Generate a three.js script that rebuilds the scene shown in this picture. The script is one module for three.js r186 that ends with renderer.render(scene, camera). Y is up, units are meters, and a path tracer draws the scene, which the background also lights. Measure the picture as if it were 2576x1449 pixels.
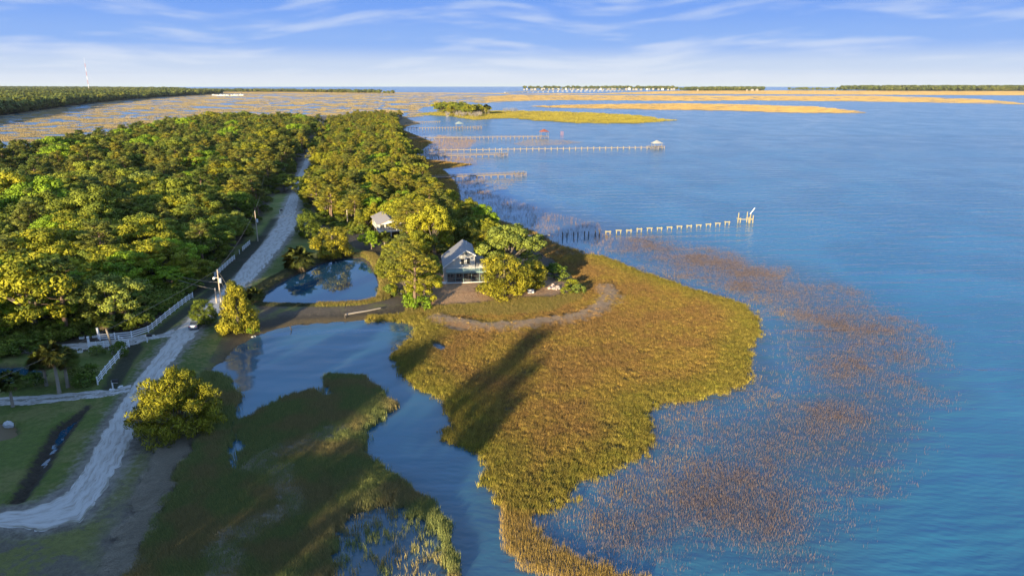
import * as THREE from 'three';
import { mergeGeometries } from 'three/addons/utils/BufferGeometryUtils.js';
import { createNoise2D, createNoise3D } from 'simplex-noise';

// ------------------------------------------------------------------ camera, sun, sky, exposure
const EYE = 50, FPX = 1788.6, CU = 1288, CV = 724.5, PITCH = Math.atan(514 / FPX);
const scene = new THREE.Scene();
const camera = new THREE.PerspectiveCamera(2 * Math.atan(CV / FPX) * 180 / Math.PI, 1024 / 575, 1, 60000);
camera.position.set(0, EYE, 0);
camera.rotation.set(-PITCH, 0, 0);

const SUN_TURN = 22 * Math.PI / 180, SUN_UP = 10 * Math.PI / 180;      // low evening sun behind the left shoulder
const sunDir = new THREE.Vector3(-Math.sin(SUN_TURN) * Math.cos(SUN_UP), Math.sin(SUN_UP), Math.cos(SUN_TURN) * Math.cos(SUN_UP));
const sun = new THREE.DirectionalLight(new THREE.Color().setRGB(1, 0.81, 0.5), 5);
sun.position.copy(sunDir).multiplyScalar(900).add(new THREE.Vector3(0, 0, -200));
sun.target.position.set(0, 0, -200);
sun.castShadow = true; sun.shadow.mapSize.set(4096, 4096); sun.shadow.radius = 1.8;
Object.assign(sun.shadow.camera, { left: -420, right: 420, top: 420, bottom: -420, near: 10, far: 2500 });
scene.add(sun, sun.target);

const renderer = new THREE.WebGLRenderer({ antialias: true });
renderer.toneMapping = THREE.LinearToneMapping;
renderer.toneMappingExposure = 2.3;
renderer.shadowMap.enabled = true;

function rngOf(seed) { return () => { seed = (seed + 0x6d2b79f5) | 0; let t = Math.imul(seed ^ (seed >>> 15), 1 | seed); t = (t + Math.imul(t ^ (t >>> 7), 61 | t)) ^ t; return ((t ^ (t >>> 14)) >>> 0) / 4294967296; }; }
const R = rngOf(7);
const N2 = createNoise2D(rngOf(11)), N3 = createNoise3D(rngOf(12));
const lerp = (a, b, t) => a + (b - a) * t, clamp = (x, a = 0, b = 1) => Math.min(b, Math.max(a, x));
const smooth = (a, b, x) => { const t = clamp((x - a) / (b - a)); return t * t * (3 - 2 * t); };
const fbm = (x, y, o = 4) => { let s = 0, a = 0.5; for (let i = 0; i < o; i++) { s += a * N2(x, y); x = x * 2.03 + 17.1; y = y * 2.03 - 9.7; a *= 0.5; } return s; };
const mix3 = (a, b, t) => [lerp(a[0], b[0], t), lerp(a[1], b[1], t), lerp(a[2], b[2], t)];

{ // evening sky with thin streaked cirrus, pale towards the horizon
  const W = 4096, H = 2048, data = new Float32Array(W * H * 4);
  const ramp = [[0, [0.325, 0.35, 0.39]], [1.3, [0.25, 0.3, 0.39]], [3, [0.12, 0.205, 0.4]], [6, [0.077, 0.163, 0.4]], [14, [0.1, 0.2, 0.415]], [35, [0.125, 0.225, 0.42]], [90, [0.12, 0.21, 0.4]]];  // stops above the view are brighter, to light the shaded ground
  const air = (e) => { for (let i = 1; i < ramp.length; i++) if (e <= ramp[i][0]) return mix3(ramp[i - 1][1], ramp[i][1], smooth(0, 1, (e - ramp[i - 1][0]) / (ramp[i][0] - ramp[i - 1][0]))); return ramp[ramp.length - 1][1]; };
  for (let j = 0; j < H; j++) {
    const e = (j + 0.5) / H * 180 - 90, a0 = air(Math.max(e, 0));
    for (let i = 0; i < W; i++) {
      let c = a0;
      if (e > 0) {
        let az = (i + 0.5) / W * 360 + 90; az = ((az + 180) % 360 + 360) % 360 - 180;      // degrees right of the view
        const q = az * Math.PI / 180, cx = Math.cos(q), sx = Math.sin(q);                    // noise on a circle: no seam
        const y = 15 * Math.log(1 + e / 11);                                                  // layers pack together low down
        const bend = 0.9 * N2(sx * 2.1 + 4, cx * 2.1) ;
        const t = y + 0.055 * 36 * sx + bend;
        let s = 0, am = 0.55, fx = 4.2, fy = 0.58;
        for (let o = 0; o < 5; o++) { s += am * N3(sx * fx, cx * fx, t * fy + o * 7.3); fx *= 1.9; fy *= 2.15; am *= 0.53; }
        const wide = N3(sx * 1.3, cx * 1.3, t * 0.2 + 40);
        const leftBank = smooth(14, -16, az) * smooth(-150, -60, az) * smooth(6.8, 3.4, e + az * 0.045);   // the long bank to the left of the view
        const cover = clamp(-0.17 + 0.34 * wide + 1.3 * leftBank + 0.22 * smooth(3.6, 1.2, e) + 0.18 * smooth(9, 22, e));  // last term: more cirrus out of view above, lighting the shade
        const k = clamp(smooth(0.18 - cover * 0.75, 1.0 - cover * 0.5, s + 0.25) * (0.8 + 0.25 * cover)) * smooth(0, 0.8, e);
        c = mix3(a0, mix3([0.345, 0.37, 0.415], [0.295, 0.335, 0.405], smooth(1.5, 6, e)), k * lerp(0.62, 0.85, leftBank));
      } else c = [0.325, 0.35, 0.39];
      const o = (j * W + i) * 4; data[o] = c[0]; data[o + 1] = c[1]; data[o + 2] = c[2]; data[o + 3] = 1;
    }
  }
  const sky = new THREE.DataTexture(data, W, H, THREE.RGBAFormat, THREE.FloatType);
  sky.mapping = THREE.EquirectangularReflectionMapping; sky.magFilter = THREE.LinearFilter; sky.needsUpdate = true;
  scene.background = sky; scene.environment = sky;
}

// ------------------------------------------------------------------ survey: plan position (x to the right, d ahead, metres) of marks read off the photograph
const S = Math.sin(PITCH), C = Math.cos(PITCH);
function G(u, v, h = 0) { const x = (u - CU) / FPX, y = (CV - v) / FPX, t = (EYE - h) / (S - C * y); return [x * t, (C + S * y) * t]; }
const GP = (list, h = 0) => list.map(([u, v]) => G(u, v, h));
function toFrame(x, y, d) { const z = d * C + (EYE - y) * S; return [CU + FPX * x / z, CV + FPX * ((EYE - y) * C - d * S) / z, z]; }
function sdPoly(p, x, y) {           // distance to the outline, positive inside
  let best = 1e18, inside = false;
  for (let i = 0, j = p.length - 1; i < p.length; j = i++) {
    const ax = p[j][0], ay = p[j][1], bx = p[i][0], by = p[i][1], ex = bx - ax, ey = by - ay;
    const t = clamp(((x - ax) * ex + (y - ay) * ey) / (ex * ex + ey * ey + 1e-12)), qx = ax + ex * t - x, qy = ay + ey * t - y, q = qx * qx + qy * qy;
    if (q < best) best = q;
    if ((by > y) !== (ay > y) && x < (ax - bx) * (y - by) / (ay - by) + bx) inside = !inside;
  }
  return (inside ? 1 : -1) * Math.sqrt(best);
}
function dLine(p, x, y) { let best = 1e18; for (let i = 1; i < p.length; i++) { const [ax, ay] = p[i - 1], [bx, by] = p[i], ex = bx - ax, ey = by - ay, t = clamp(((x - ax) * ex + (y - ay) * ey) / (ex * ex + ey * ey)); const q = (ax + ex * t - x) ** 2 + (ay + ey * t - y) ** 2; if (q < best) best = q; } return Math.sqrt(best); }

// ------------------------------------------------------------------ naming helpers
const taken = new Map();
function numbered(name) { const n = taken.get(name) || 0; taken.set(name, n + 1); return n ? name + '_' + String(n).padStart(3, '0') : name; }
function tag(o, label, category, group, kind) { o.userData = { ...(label && { label }), ...(category && { category }), ...(group && { group }), ...(kind && { kind }) }; return o; }
function shade(o) { o.traverse((m) => { if (m.isMesh) { m.castShadow = true; m.receiveShadow = true; } }); return o; }
function thing(name, label, category, [x, y, d] = [0, 0, 0], turn = 0, group) { const o = new THREE.Group(); o.name = numbered(name); o.position.set(x, y, -d); o.rotation.y = turn; tag(o, label, category, group); scene.add(o); return o; }
function part(name, geo, mat, parent, pos, turn) { const m = new THREE.Mesh(geo, mat); m.name = name; m.castShadow = m.receiveShadow = true; if (pos) m.position.set(...pos); if (turn) m.rotation.set(...turn); parent.add(m); return m; }
function top(name, geo, mat, label, category, group, kind) { const m = new THREE.Mesh(geo, mat); m.name = numbered(name); m.castShadow = m.receiveShadow = true; tag(m, label, category, group, kind); scene.add(m); return m; }
const UNIT = new THREE.BoxGeometry(1, 1, 1);
function box(name, mat, parent, cx, cy, cz, sx, sy, sz, turn) { const m = part(name, UNIT, mat, parent, [cx, cy, cz], turn); m.scale.set(sx, sy, sz); return m; }
function bar(name, mat, parent, a, b, w, h = w) {     // a box beam from a to b
  const A = new THREE.Vector3(...a), B = new THREE.Vector3(...b), m = part(name, UNIT, mat, parent), along = B.clone().sub(A);
  m.position.copy(A).add(B).multiplyScalar(0.5); m.quaternion.setFromRotationMatrix(new THREE.Matrix4().lookAt(B, A, new THREE.Vector3(Math.abs(along.y) > 0.98 * along.length() ? 1 : 0, Math.abs(along.y) > 0.98 * along.length() ? 0 : 1, 0)));
  m.scale.set(w, h, A.distanceTo(B)); return m;
}
function lin(r, g, b) { return new THREE.Color().setRGB(r, g, b); }
const std = (r, g, b, rough = 0.85, more = {}) => new THREE.MeshStandardMaterial({ color: lin(r, g, b), roughness: rough, ...more });
function geoOf(pos, nor, col, uv, idx) { const g = new THREE.BufferGeometry(); g.setAttribute('position', new THREE.Float32BufferAttribute(pos, 3)); if (nor) g.setAttribute('normal', new THREE.Float32BufferAttribute(nor, 3)); if (col) g.setAttribute('color', new THREE.Float32BufferAttribute(col, 3)); if (uv) g.setAttribute('uv', new THREE.Float32BufferAttribute(uv, 2)); if (idx) g.setIndex(idx); if (!nor) g.computeVertexNormals(); return g; }
function texture(w, h, f, srgb = true) { const a = new Uint8Array(w * h * 4), e = (x) => srgb ? 255 * (x <= 0.0031308 ? x * 12.92 : 1.055 * Math.pow(Math.max(x, 0), 1 / 2.4) - 0.055) : 255 * x; for (let j = 0; j < h; j++) for (let i = 0; i < w; i++) { const c = f((i + 0.5) / w, (j + 0.5) / h), o = (j * w + i) * 4; a[o] = clamp(e(c[0]), 0, 255); a[o + 1] = clamp(e(c[1]), 0, 255); a[o + 2] = clamp(e(c[2]), 0, 255); a[o + 3] = 255; } const t = new THREE.DataTexture(a, w, h); t.magFilter = THREE.LinearFilter; t.wrapS = t.wrapT = THREE.RepeatWrapping; if (srgb) t.colorSpace = THREE.SRGBColorSpace; t.needsUpdate = true; return t; }

// ------------------------------------------------------------------ the plan of the place
const MAIN = [...GP([[990, 268], [1005, 285], [1030, 300], [1060, 311], [1020, 318], [1010, 327], [1085, 358], [1039, 387], [1050, 400], [1182, 414], [1107, 425], [1122, 437], [1145, 467], [1152, 500], [1167, 522], [1230, 548], [1300, 570], [1340, 583], [1400, 615], [1480, 640], [1520, 652], [1560, 668], [1600, 685], [1700, 720], [1780, 745], [1850, 765], [1880, 785], [1893, 810], [1893, 845], [1870, 870], [1872, 930], [1850, 965], [1780, 990], [1720, 1000], [1650, 1010], [1600, 1035], [1625, 1090], [1610, 1130], [1560, 1165], [1480, 1190], [1430, 1215], [1420, 1250], [1370, 1280], [1290, 1290], [1230, 1200], [1245, 1160], [1215, 1140], [1130, 1105], [1150, 1060], [1130, 1010], [1090, 985], [1040, 960], [1000, 900], [1005, 880], [1040, 860], [1060, 830], [1045, 812], [1000, 803], [950, 805], [870, 810], [800, 815], [740, 822], [700, 830], [660, 838], [625, 855], [600, 872], [570, 905], [535, 925], [545, 945], [575, 985], [590, 1010], [575, 1035], [568, 1060], [560, 1150], [566, 1252], [600, 1195], [635, 1130], [611, 1089], [612, 1062], [672, 1039], [739, 999], [783, 992], [823, 1015], [845, 1000], [830, 950], [900, 955], [985, 1025], [930, 1065], [900, 1100], [910, 1150], [960, 1200], [1010, 1230], [1080, 1290], [1120, 1350], [1140, 1449], [1150, 1600]]), [-12, 30], [-420, 30], [-420, 1250], [-180, 1250]];
const UP = [...GP([[330, 1449], [430, 1300], [480, 1190], [520, 1120], [545, 1060], [560, 1010], [530, 935], [560, 900], [600, 866], [660, 833], [740, 817], [800, 810], [870, 805], [950, 800], [1000, 797], [1060, 788], [1100, 795], [1250, 795], [1380, 785], [1450, 755], [1465, 720], [1440, 690], [1385, 645], [1330, 608], [1240, 572], [1150, 545], [1095, 505], [1065, 455], [1035, 400], [1015, 350], [995, 310]]), [-170, 1250], [-420, 1250], [-420, 30], [-40, 30]];
const POND = GP([[655, 757], [665, 738], [700, 714], [740, 692], [790, 670], [835, 654], [880, 649], [915, 651], [930, 666], [945, 690], [955, 715], [950, 745], [945, 757], [900, 766], [840, 770], [780, 772], [700, 771], [660, 769]]);
const DITCH = GP([[222, 1032], [205, 1048], [180, 1062], [140, 1090], [118, 1130], [92, 1175], [60, 1235], [30, 1280], [55, 1278], [90, 1230], [118, 1190], [140, 1150], [165, 1110], [195, 1070]]);
const BLACKPOND = GP([[-90, 925], [0, 925], [60, 925], [108, 935], [112, 955], [70, 968], [0, 972], [-90, 975]]);
const GARDENPOOL = GP([[-40, 1075], [10, 1072], [36, 1082], [44, 1100], [20, 1115], [-40, 1118]]);
const POOL1 = GP([[1088, 862], [1105, 863], [1122, 872], [1118, 884], [1100, 882], [1085, 874]]), POOL2 = GP([[1118, 822], [1150, 822], [1185, 830], [1170, 838], [1130, 832]]);
const SWALE = GP([[470, 758], [520, 722], [565, 690], [600, 655], [635, 615]]);
const SWALE2 = GP([[455, 800], [500, 765], [545, 728], [590, 685], [630, 640], [660, 600], [690, 555]]);
const SWALE3 = GP([[335, 870], [340, 890], [320, 915], [300, 950], [280, 985]]);
const SWALE4 = GP([[395, 850], [430, 820], [475, 785]]);
const YARD = GP([[1040, 745], [1080, 700], [1120, 690], [1230, 700], [1380, 700], [1430, 715], [1445, 735], [1380, 755], [1290, 762], [1200, 772], [1110, 775], [1060, 778]]);
const DAM = GP([[640, 805], [700, 792], [780, 788], [860, 782], [940, 775], [1000, 765], [1050, 745]]);
const LAWN = GP([[560, 770], [620, 725], [680, 668], [735, 600], [790, 600], [880, 628], [930, 640], [880, 648], [820, 656], [740, 690], [690, 715], [655, 750], [645, 790]]);
const LEFTLAWN = GP([[-60, 1300], [100, 1285], [180, 1235], [265, 1088], [330, 985], [400, 880], [395, 862], [320, 880], [240, 890], [-60, 905]]);
const WRACK = GP([[1100, 806], [1130, 815], [1225, 830], [1300, 826], [1359, 817], [1430, 810], [1475, 800], [1509, 781], [1538, 752], [1522, 728]]);
const BANK = GP([[300, 1449], [330, 1370], [370, 1290], [400, 1230], [432, 1160], [455, 1130], [480, 1110]]);
const FLOOD = [...GP([[850, 1330], [900, 1290], [980, 1270], [1060, 1310], [1110, 1360], [1120, 1449]]), [-10, 50], [-22, 50], ...GP([[840, 1449]])];
const WRACK2 = GP([[845, 1095], [773, 1130], [700, 1150], [638, 1180], [705, 1204], [739, 1281], [700, 1310], [655, 1331], [590, 1365], [554, 1395], [588, 1432], [570, 1460]]);
const ROADL = GP([[-120, 1330], [0, 1310], [100, 1290], [180, 1240], [225, 1170], [265, 1090], [300, 1032], [330, 985], [375, 930], [410, 882], [432, 853], [480, 808], [513, 774], [567, 730], [623, 657], [667, 609], [697, 564], [712, 530], [733, 481], [743, 455], [760, 420], [769, 398], [776, 380]]);
const ROADR = GP([[-120, 1362], [0, 1347], [105, 1352], [212, 1322], [284, 1218], [334, 1120], [347, 1065], [380, 1005], [420, 945], [462, 890], [500, 847], [537, 812], [565, 790], [610, 738], [660, 690], [728, 602], [746, 572], [746, 545], [757, 491], [765, 465], [773, 430], [779, 405], [783, 383]]);
const road = ROADL.map((p, i) => ({ l: p, r: ROADR[i], c: [(p[0] + ROADR[i][0]) / 2, (p[1] + ROADR[i][1]) / 2] }));
const ROADC = road.map((p) => p.c);
const ROADPOLY = [...ROADL, ...ROADR.slice().reverse()];
const DRIVE_A = GP([[-120, 902], [0, 893], [100, 888], [230, 878], [320, 868], [390, 857], [440, 850]]);
const DRIVE_B = GP([[-120, 1030], [0, 1024], [100, 1019], [200, 1009], [270, 1000], [330, 990]]);

const GX0 = -330, GX1 = 140, GD0 = 38, GD1 = 1150, GNX = GX1 - GX0 + 1, GND = GD1 - GD0 + 1;
function chart(f) {                                    // a plan distance kept on a one metre grid
  const a = new Float32Array(GNX * GND);
  for (let j = 0; j < GND; j++) for (let i = 0; i < GNX; i++) a[j * GNX + i] = f(GX0 + i, GD0 + j);
  return (x, d) => { const fx = clamp(x - GX0, 0, GNX - 1.001), fd = clamp(d - GD0, 0, GND - 1.001), i = fx | 0, j = fd | 0, tx = fx - i, td = fd - j, o = j * GNX + i; return lerp(lerp(a[o], a[o + 1], tx), lerp(a[o + GNX], a[o + GNX + 1], tx), td); };
}
const near = (f, x, d, a = -200, b = 90, c = 45, e = 330) => x > a && x < b && d > c && d < e ? f() : -60;
const sMain0 = chart((x, d) => sdPoly(MAIN, x, d)), sUp = chart((x, d) => sdPoly(UP, x, d));
const sPond = chart((x, d) => near(() => Math.max(sdPoly(POND, x, d), sdPoly(BLACKPOND, x, d), sdPoly(GARDENPOOL, x, d)), x, d));
const sDitch = (x, d) => d < 130 && x < -40 ? sdPoly(DITCH, x, d) : -50, sPool = (x, d) => d > 100 && d < 175 && x > -40 && x < 0 ? Math.max(sdPoly(POOL1, x, d), sdPoly(POOL2, x, d)) : -50;
const lSwale = chart((x, d) => near(() => -Math.min(dLine(SWALE, x, d), dLine(SWALE2, x, d), dLine(SWALE3, x, d), dLine(SWALE4, x, d)), x, d));
const sYard = chart((x, d) => near(() => sdPoly(YARD, x, d), x, d)), sLawn = chart((x, d) => near(() => Math.max(sdPoly(LAWN, x, d), sdPoly(LEFTLAWN, x, d)), x, d));
const lDam = chart((x, d) => near(() => -dLine(DAM, x, d), x, d)), lWrack = chart((x, d) => near(() => -dLine(WRACK, x, d), x, d)), lBank = chart((x, d) => near(() => -dLine(BANK, x, d), x, d));
const sRoad = chart((x, d) => x < -40 && d < 620 ? sdPoly(ROADPOLY, x, d) : -60);
const lDrive = chart((x, d) => near(() => -Math.min(dLine(DRIVE_A, x, d), dLine(DRIVE_B, x, d)), x, d));
const sMain = (x, d) => sMain0(x, d) + 1.1 * fbm(x * 0.16, d * 0.16, 3) + 0.5 * N2(x * 0.8, d * 0.8);
function height(x, d) {
  const s = sMain(x, d), u = sUp(x, d);
  let h = s < 0 ? Math.max(-1.8, s * 0.2 - 0.03) : Math.min(0.2, -0.03 + s * 0.09);
  if (s > 0 && d < 120 && x < 0 && x > -60 && x < lerp(-4, -24, clamp((d - 65) / 60))) h = Math.min(h, 0.24 + 0.34 * fbm(x * 0.13 + 7, d * 0.13, 3));
  h += smooth(-1, 8, u) * (0.75 + 0.22 * N2(x * 0.03, d * 0.03)) + 0.05 * N2(x * 0.3, d * 0.3) * smooth(-4, 4, u);
  h += 0.75 * smooth(-1, 9, sYard(x, d)) + smooth(-2.8, -0.6, lWrack(x, d) + 1.2 * N2(x * 0.4, d * 0.4)) * (0.34 + 0.3 * N2(x * 0.75, d * 0.75) + 0.16 * N2(x * 1.9, d * 1.9));
  h = lerp(h, -0.9, smooth(-1.6, 2.2, sPond(x, d) + 0.4 * N2(x * 0.5, d * 0.5)));
  h = lerp(h, -0.12 + 0.25 * N2(x * 0.12, d * 0.12), smooth(-0.9, 1.1, sDitch(x, d) + 0.25 * N2(x * 0.7, d * 0.7)));
  h = lerp(h, -0.15, smooth(-0.5, 0.8, sPool(x, d)));
  if (d < 90 && x > -32) h = lerp(h, -0.2, smooth(-2, 1.5, sdPoly(FLOOD, x, d) + N2(x * 0.4, d * 0.4)));
  h -= 0.5 * smooth(-2.2, -0.3, lSwale(x, d)) * smooth(0.4, 1, h);
  return h;
}
const C_MUD = [0.075, 0.058, 0.038], C_MARSH = [0.15, 0.105, 0.04], C_LAWN = [0.12, 0.17, 0.02], C_LAWN2 = [0.18, 0.185, 0.045], C_FLOOR = [0.07, 0.055, 0.035], C_DIRT = [0.22, 0.185, 0.15], C_SAND = [0.36, 0.34, 0.31], C_YARD = [0.5, 0.31, 0.17], C_STRAW = [0.68, 0.44, 0.22];
function groundColor(x, d) {
  const s = sMain(x, d), u = sUp(x, d), n1 = fbm(x * 0.09, d * 0.09, 4), n2 = fbm(x * 0.7 + 50, d * 0.7, 3), n3 = N2(x * 3.1, d * 3.1);
  let c = mix3(C_MUD, C_MARSH, smooth(-0.3, 1.2, s));
  c = mix3(c, mix3(mix3([0.17, 0.15, 0.105], C_LAWN2, smooth(-0.2, 0.3, n1 + 0.4 * n2)), C_FLOOR, smooth(118, 132, d)), smooth(-0.5, 2.5, u + n1 * 1.5));
  c = mix3(c, mix3(C_LAWN, C_LAWN2, smooth(-0.25, 0.4, n1 + n2 * 0.4)), smooth(-0.6, 1.2, sLawn(x, d) + n2 * 1.6 + n1 * 2));
  const bank = smooth(-60, -52, x) * smooth(135, 120, d) * smooth(-1, 2, u) * (1 - smooth(-6, -3, -x - 20));
  c = mix3(c, mix3(C_DIRT, [0.1, 0.09, 0.06], smooth(0, 0.35, n1 + 0.3 * n2)), bank * 0.9);
  if (d < 330) c = mix3(c, mix3([0.105, 0.155, 0.02], [0.165, 0.17, 0.042], smooth(-0.3, 0.3, n2 + n1)), smooth(-8, -5, sRoad(x, d) + n1 * 2) * smooth(0, 2, u) * (x < -0.19 * (d - 100) - 52 ? 1 : 0.5) * smooth(100, 118, d));
  c = mix3(c, C_DIRT, smooth(-5, -1.5, lBank(x, d) + n2 * 1.5) * 0.7);
  const rd = sRoad(x, d) + n2 * 1.3 + n1 * 1.2;
  c = mix3(c, mix3(C_SAND, C_DIRT, 0.5), smooth(-2.2, 0.3, rd) * 0.85);
  c = mix3(c, mix3([0.13, 0.105, 0.075], C_LAWN2, smooth(0, 0.5, n1)), smooth(-5, -1.5, lDam(x, d) + n2) * 0.9);
  c = mix3(c, mix3(C_YARD, [0.36, 0.21, 0.11], smooth(-0.1, 0.4, n2 + n1 * 0.5)), smooth(-1.5, 1.5, sYard(x, d) + n2 * 2));
  c = mix3(c, C_STRAW, smooth(-3.6, -0.6, lWrack(x, d) + n2 * 3 + n1 * 3) * 0.9);
  c = mix3(c, C_MUD, smooth(-1.0, 0.6, sPond(x, d)) * 0.9);
  c = mix3(c, [0.045, 0.034, 0.02], smooth(-0.9, 0, sDitch(x, d) + n2 * 0.6));
  c = mix3(c, [0.022, 0.022, 0.014], smooth(-1.9, -0.9, lSwale(x, d) + n2 * 0.6) * smooth(-0.1, 1, u) * 0.85);
  const k = 1 + 0.22 * n2 + 0.13 * n3 + 0.12 * n1;
  return [c[0] * k, c[1] * k, c[2] * k];
}
// ground sheet: fine close by, coarser away
function steps(from, to, list) { const a = [from]; let x = from; while (x < to - 1e-6) { const s = list.find(([lim]) => x < lim - 1e-6) || list[list.length - 1]; x = Math.min(x + s[1], s[0] > x ? s[0] : 1e9, to); a.push(x); } return a; }
const MX0 = -116, MX1 = 64, MD0 = 56, MD1 = 236;
{
  const xs = steps(GX0, GX1, [[-180, 5], [-116, 2], [-40, 0.7], [64, 0.7], [140, 3]]), ds = steps(GD0, GD1, [[56, 3], [200, 0.65], [236, 0.8], [420, 2], [1150, 6]]);
  const pos = [], col = [], uv = [], id = (i, j) => j * xs.length + i;
  for (const d of ds) for (const x of xs) { const c = groundColor(x, d); pos.push(x, height(x, d), -d); col.push(...c); uv.push((x - MX0) / (MX1 - MX0), (d - MD0) / (MD1 - MD0)); }
  const inner = [], outer = [];
  for (let j = 0; j + 1 < ds.length; j++) for (let i = 0; i + 1 < xs.length; i++) {
    const close = xs[i] >= MX0 && xs[i + 1] <= MX1 && ds[j] >= MD0 && ds[j + 1] <= MD1;
    if (!close && Math.max(pos[id(i, j) * 3 + 1], pos[id(i + 1, j + 1) * 3 + 1]) < -1.7) continue;
    (close ? inner : outer).push(id(i, j), id(i + 1, j), id(i + 1, j + 1), id(i, j), id(i + 1, j + 1), id(i, j + 1));
  }
  const whole = geoOf(pos, null, col, uv, [...inner, ...outer].length ? inner.concat(outer) : null), nor = whole.getAttribute('normal');
  const cut = (idx, keepColor) => { const map = new Map(), P2 = [], N = [], CC = [], U = [], I = idx.map((k) => { if (!map.has(k)) { map.set(k, map.size); P2.push(pos[3 * k], pos[3 * k + 1], pos[3 * k + 2]); N.push(nor.getX(k), nor.getY(k), nor.getZ(k)); CC.push(col[3 * k], col[3 * k + 1], col[3 * k + 2]); U.push(uv[2 * k], uv[2 * k + 1]); } return map.get(k); }); return geoOf(P2, N, keepColor ? CC : null, U, I); };
  const near = texture(2048, 2048, (u, v) => groundColor(lerp(MX0, MX1, u), lerp(MD0, MD1, v)));
  near.wrapS = near.wrapT = THREE.ClampToEdgeWrapping;
  const rough = texture(512, 512, (u, v) => { const k = 0.5 + 0.35 * Math.sin(2 * Math.PI * (u * 3 + N2(Math.cos(v * 6.283), Math.sin(v * 6.283)))) * 0.3 + 0.35 * N3(Math.cos(u * 6.283) * 9, Math.sin(u * 6.283) * 9, 6 * Math.cos(v * 6.283)) + 0.2 * N3(Math.sin(v * 6.283) * 30, Math.cos(v * 6.283) * 30, 20 * Math.sin(u * 6.283)); return [k, k, k]; }, false);
  rough.repeat.set(22, 22);
  top('ground', cut(inner, false), new THREE.MeshStandardMaterial({ map: near, roughness: 0.95, bumpMap: rough, bumpScale: 0.3 }), 'lawns, dirt banks, yard and marsh floor around the house', 'ground', null, 'structure');
  top('ground', cut(outer, true), new THREE.MeshStandardMaterial({ vertexColors: true, roughness: 0.95 }), 'forest floor and muddy shore beyond the pond', 'ground', null, 'structure');
}
console.log('ground');

// ------------------------------------------------------------------ water
function waveMap(size, metres, bands, seed) {          // tileable heights from many small wave trains
  const r = rngOf(seed), h = new Float32Array(size * size), co = new Float32Array(size), si = new Float32Array(size);
  for (const [lambda, amp, spread, n, dir] of bands) for (let k = 0; k < n; k++) {
    const l = lambda * (0.65 + 0.8 * r()), a = dir + (r() + r() - 1) * spread, kx = Math.round(metres / l * Math.sin(a)), ky = Math.round(metres / l * Math.cos(a)), ph = r() * 6.283, A = amp / Math.sqrt(n) * (0.5 + r());
    for (let i = 0; i < size; i++) { co[i] = Math.cos(2 * Math.PI * kx * i / size + ph); si[i] = Math.sin(2 * Math.PI * kx * i / size + ph); }
    for (let j = 0; j < size; j++) { const cj = A * Math.cos(2 * Math.PI * ky * j / size), sj = A * Math.sin(2 * Math.PI * ky * j / size), o = j * size; for (let i = 0; i < size; i++) h[o + i] += co[i] * cj - si[i] * sj; }
  }
  return h;
}
function bumpOf(h, size) { let lo = 1e9, hi = -1e9; for (const v of h) { if (v < lo) lo = v; if (v > hi) hi = v; } const a = new Uint8Array(size * size * 4); for (let i = 0; i < h.length; i++) { a[4 * i] = a[4 * i + 1] = a[4 * i + 2] = 255 * (h[i] - lo) / (hi - lo); a[4 * i + 3] = 255; } const t = new THREE.DataTexture(a, size, size); t.magFilter = THREE.LinearFilter; t.wrapS = t.wrapT = THREE.RepeatWrapping; t.needsUpdate = true; t.userData = { range: hi - lo }; return t; }
function normalOf(h, size, metres, k) { const a = new Uint8Array(size * size * 4), px = metres / size; for (let j = 0; j < size; j++) for (let i = 0; i < size; i++) { const dx = (h[j * size + (i + 1) % size] - h[j * size + (i + size - 1) % size]) / (2 * px) * k, dy = (h[((j + 1) % size) * size + i] - h[((j + size - 1) % size) * size + i]) / (2 * px) * k, l = Math.hypot(dx, dy, 1), o = 4 * (j * size + i); a[o] = 127.5 - 127.5 * dx / l; a[o + 1] = 127.5 - 127.5 * dy / l; a[o + 2] = 127.5 + 127.5 / l; a[o + 3] = 255; } const t = new THREE.DataTexture(a, size, size); t.magFilter = THREE.LinearFilter; t.wrapS = t.wrapT = THREE.RepeatWrapping; t.needsUpdate = true; return t; }
const chop = waveMap(1024, 41, [[2.7, 0.022, 0.4, 18, -0.14], [1.4, 0.013, 0.7, 24, 0.1], [0.7, 0.005, 1.1, 22, 0]], 31);
const slow = waveMap(512, 97, [[9, 0.05, 0.9, 14, 0.2], [5, 0.03, 1.0, 18, -0.4]], 32);
const chopT = bumpOf(chop, 1024); chopT.repeat.set(1 / 41, 1 / 41);
const slowT = normalOf(slow, 512, 97, 1); slowT.repeat.set(1 / 97, 1 / 97);
const gust = texture(512, 512, (u, v) => { const a = u * 6.2832, b = v * 6.2832, k = 0.5 + 0.5 * N3(Math.cos(a) * 1.6 + 3, Math.sin(a) * 1.6, Math.cos(b) * 2.4) * 0.7 + 0.25 * N3(Math.cos(a) * 5, Math.sin(a) * 5 + 2, Math.sin(b) * 7); const q = clamp(0.45 + 0.55 * k); return [q, q, q]; }, false);
gust.repeat.set(1 / 520, 1 / 520);
const SHALLOW = GP([[1240, 1200], [1280, 1500], [2150, 1500], [2300, 1250], [2420, 1000], [2400, 850], [2200, 730], [1900, 640], [1650, 570], [1500, 530], [1300, 490], [1170, 450], [1120, 430], [1100, 500], [1300, 580], [1500, 650], [1880, 790], [1880, 950], [1620, 1030], [1600, 1140], [1420, 1240]]), WX = -130, WD = 36, WW = 420, WH = 720;
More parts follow.
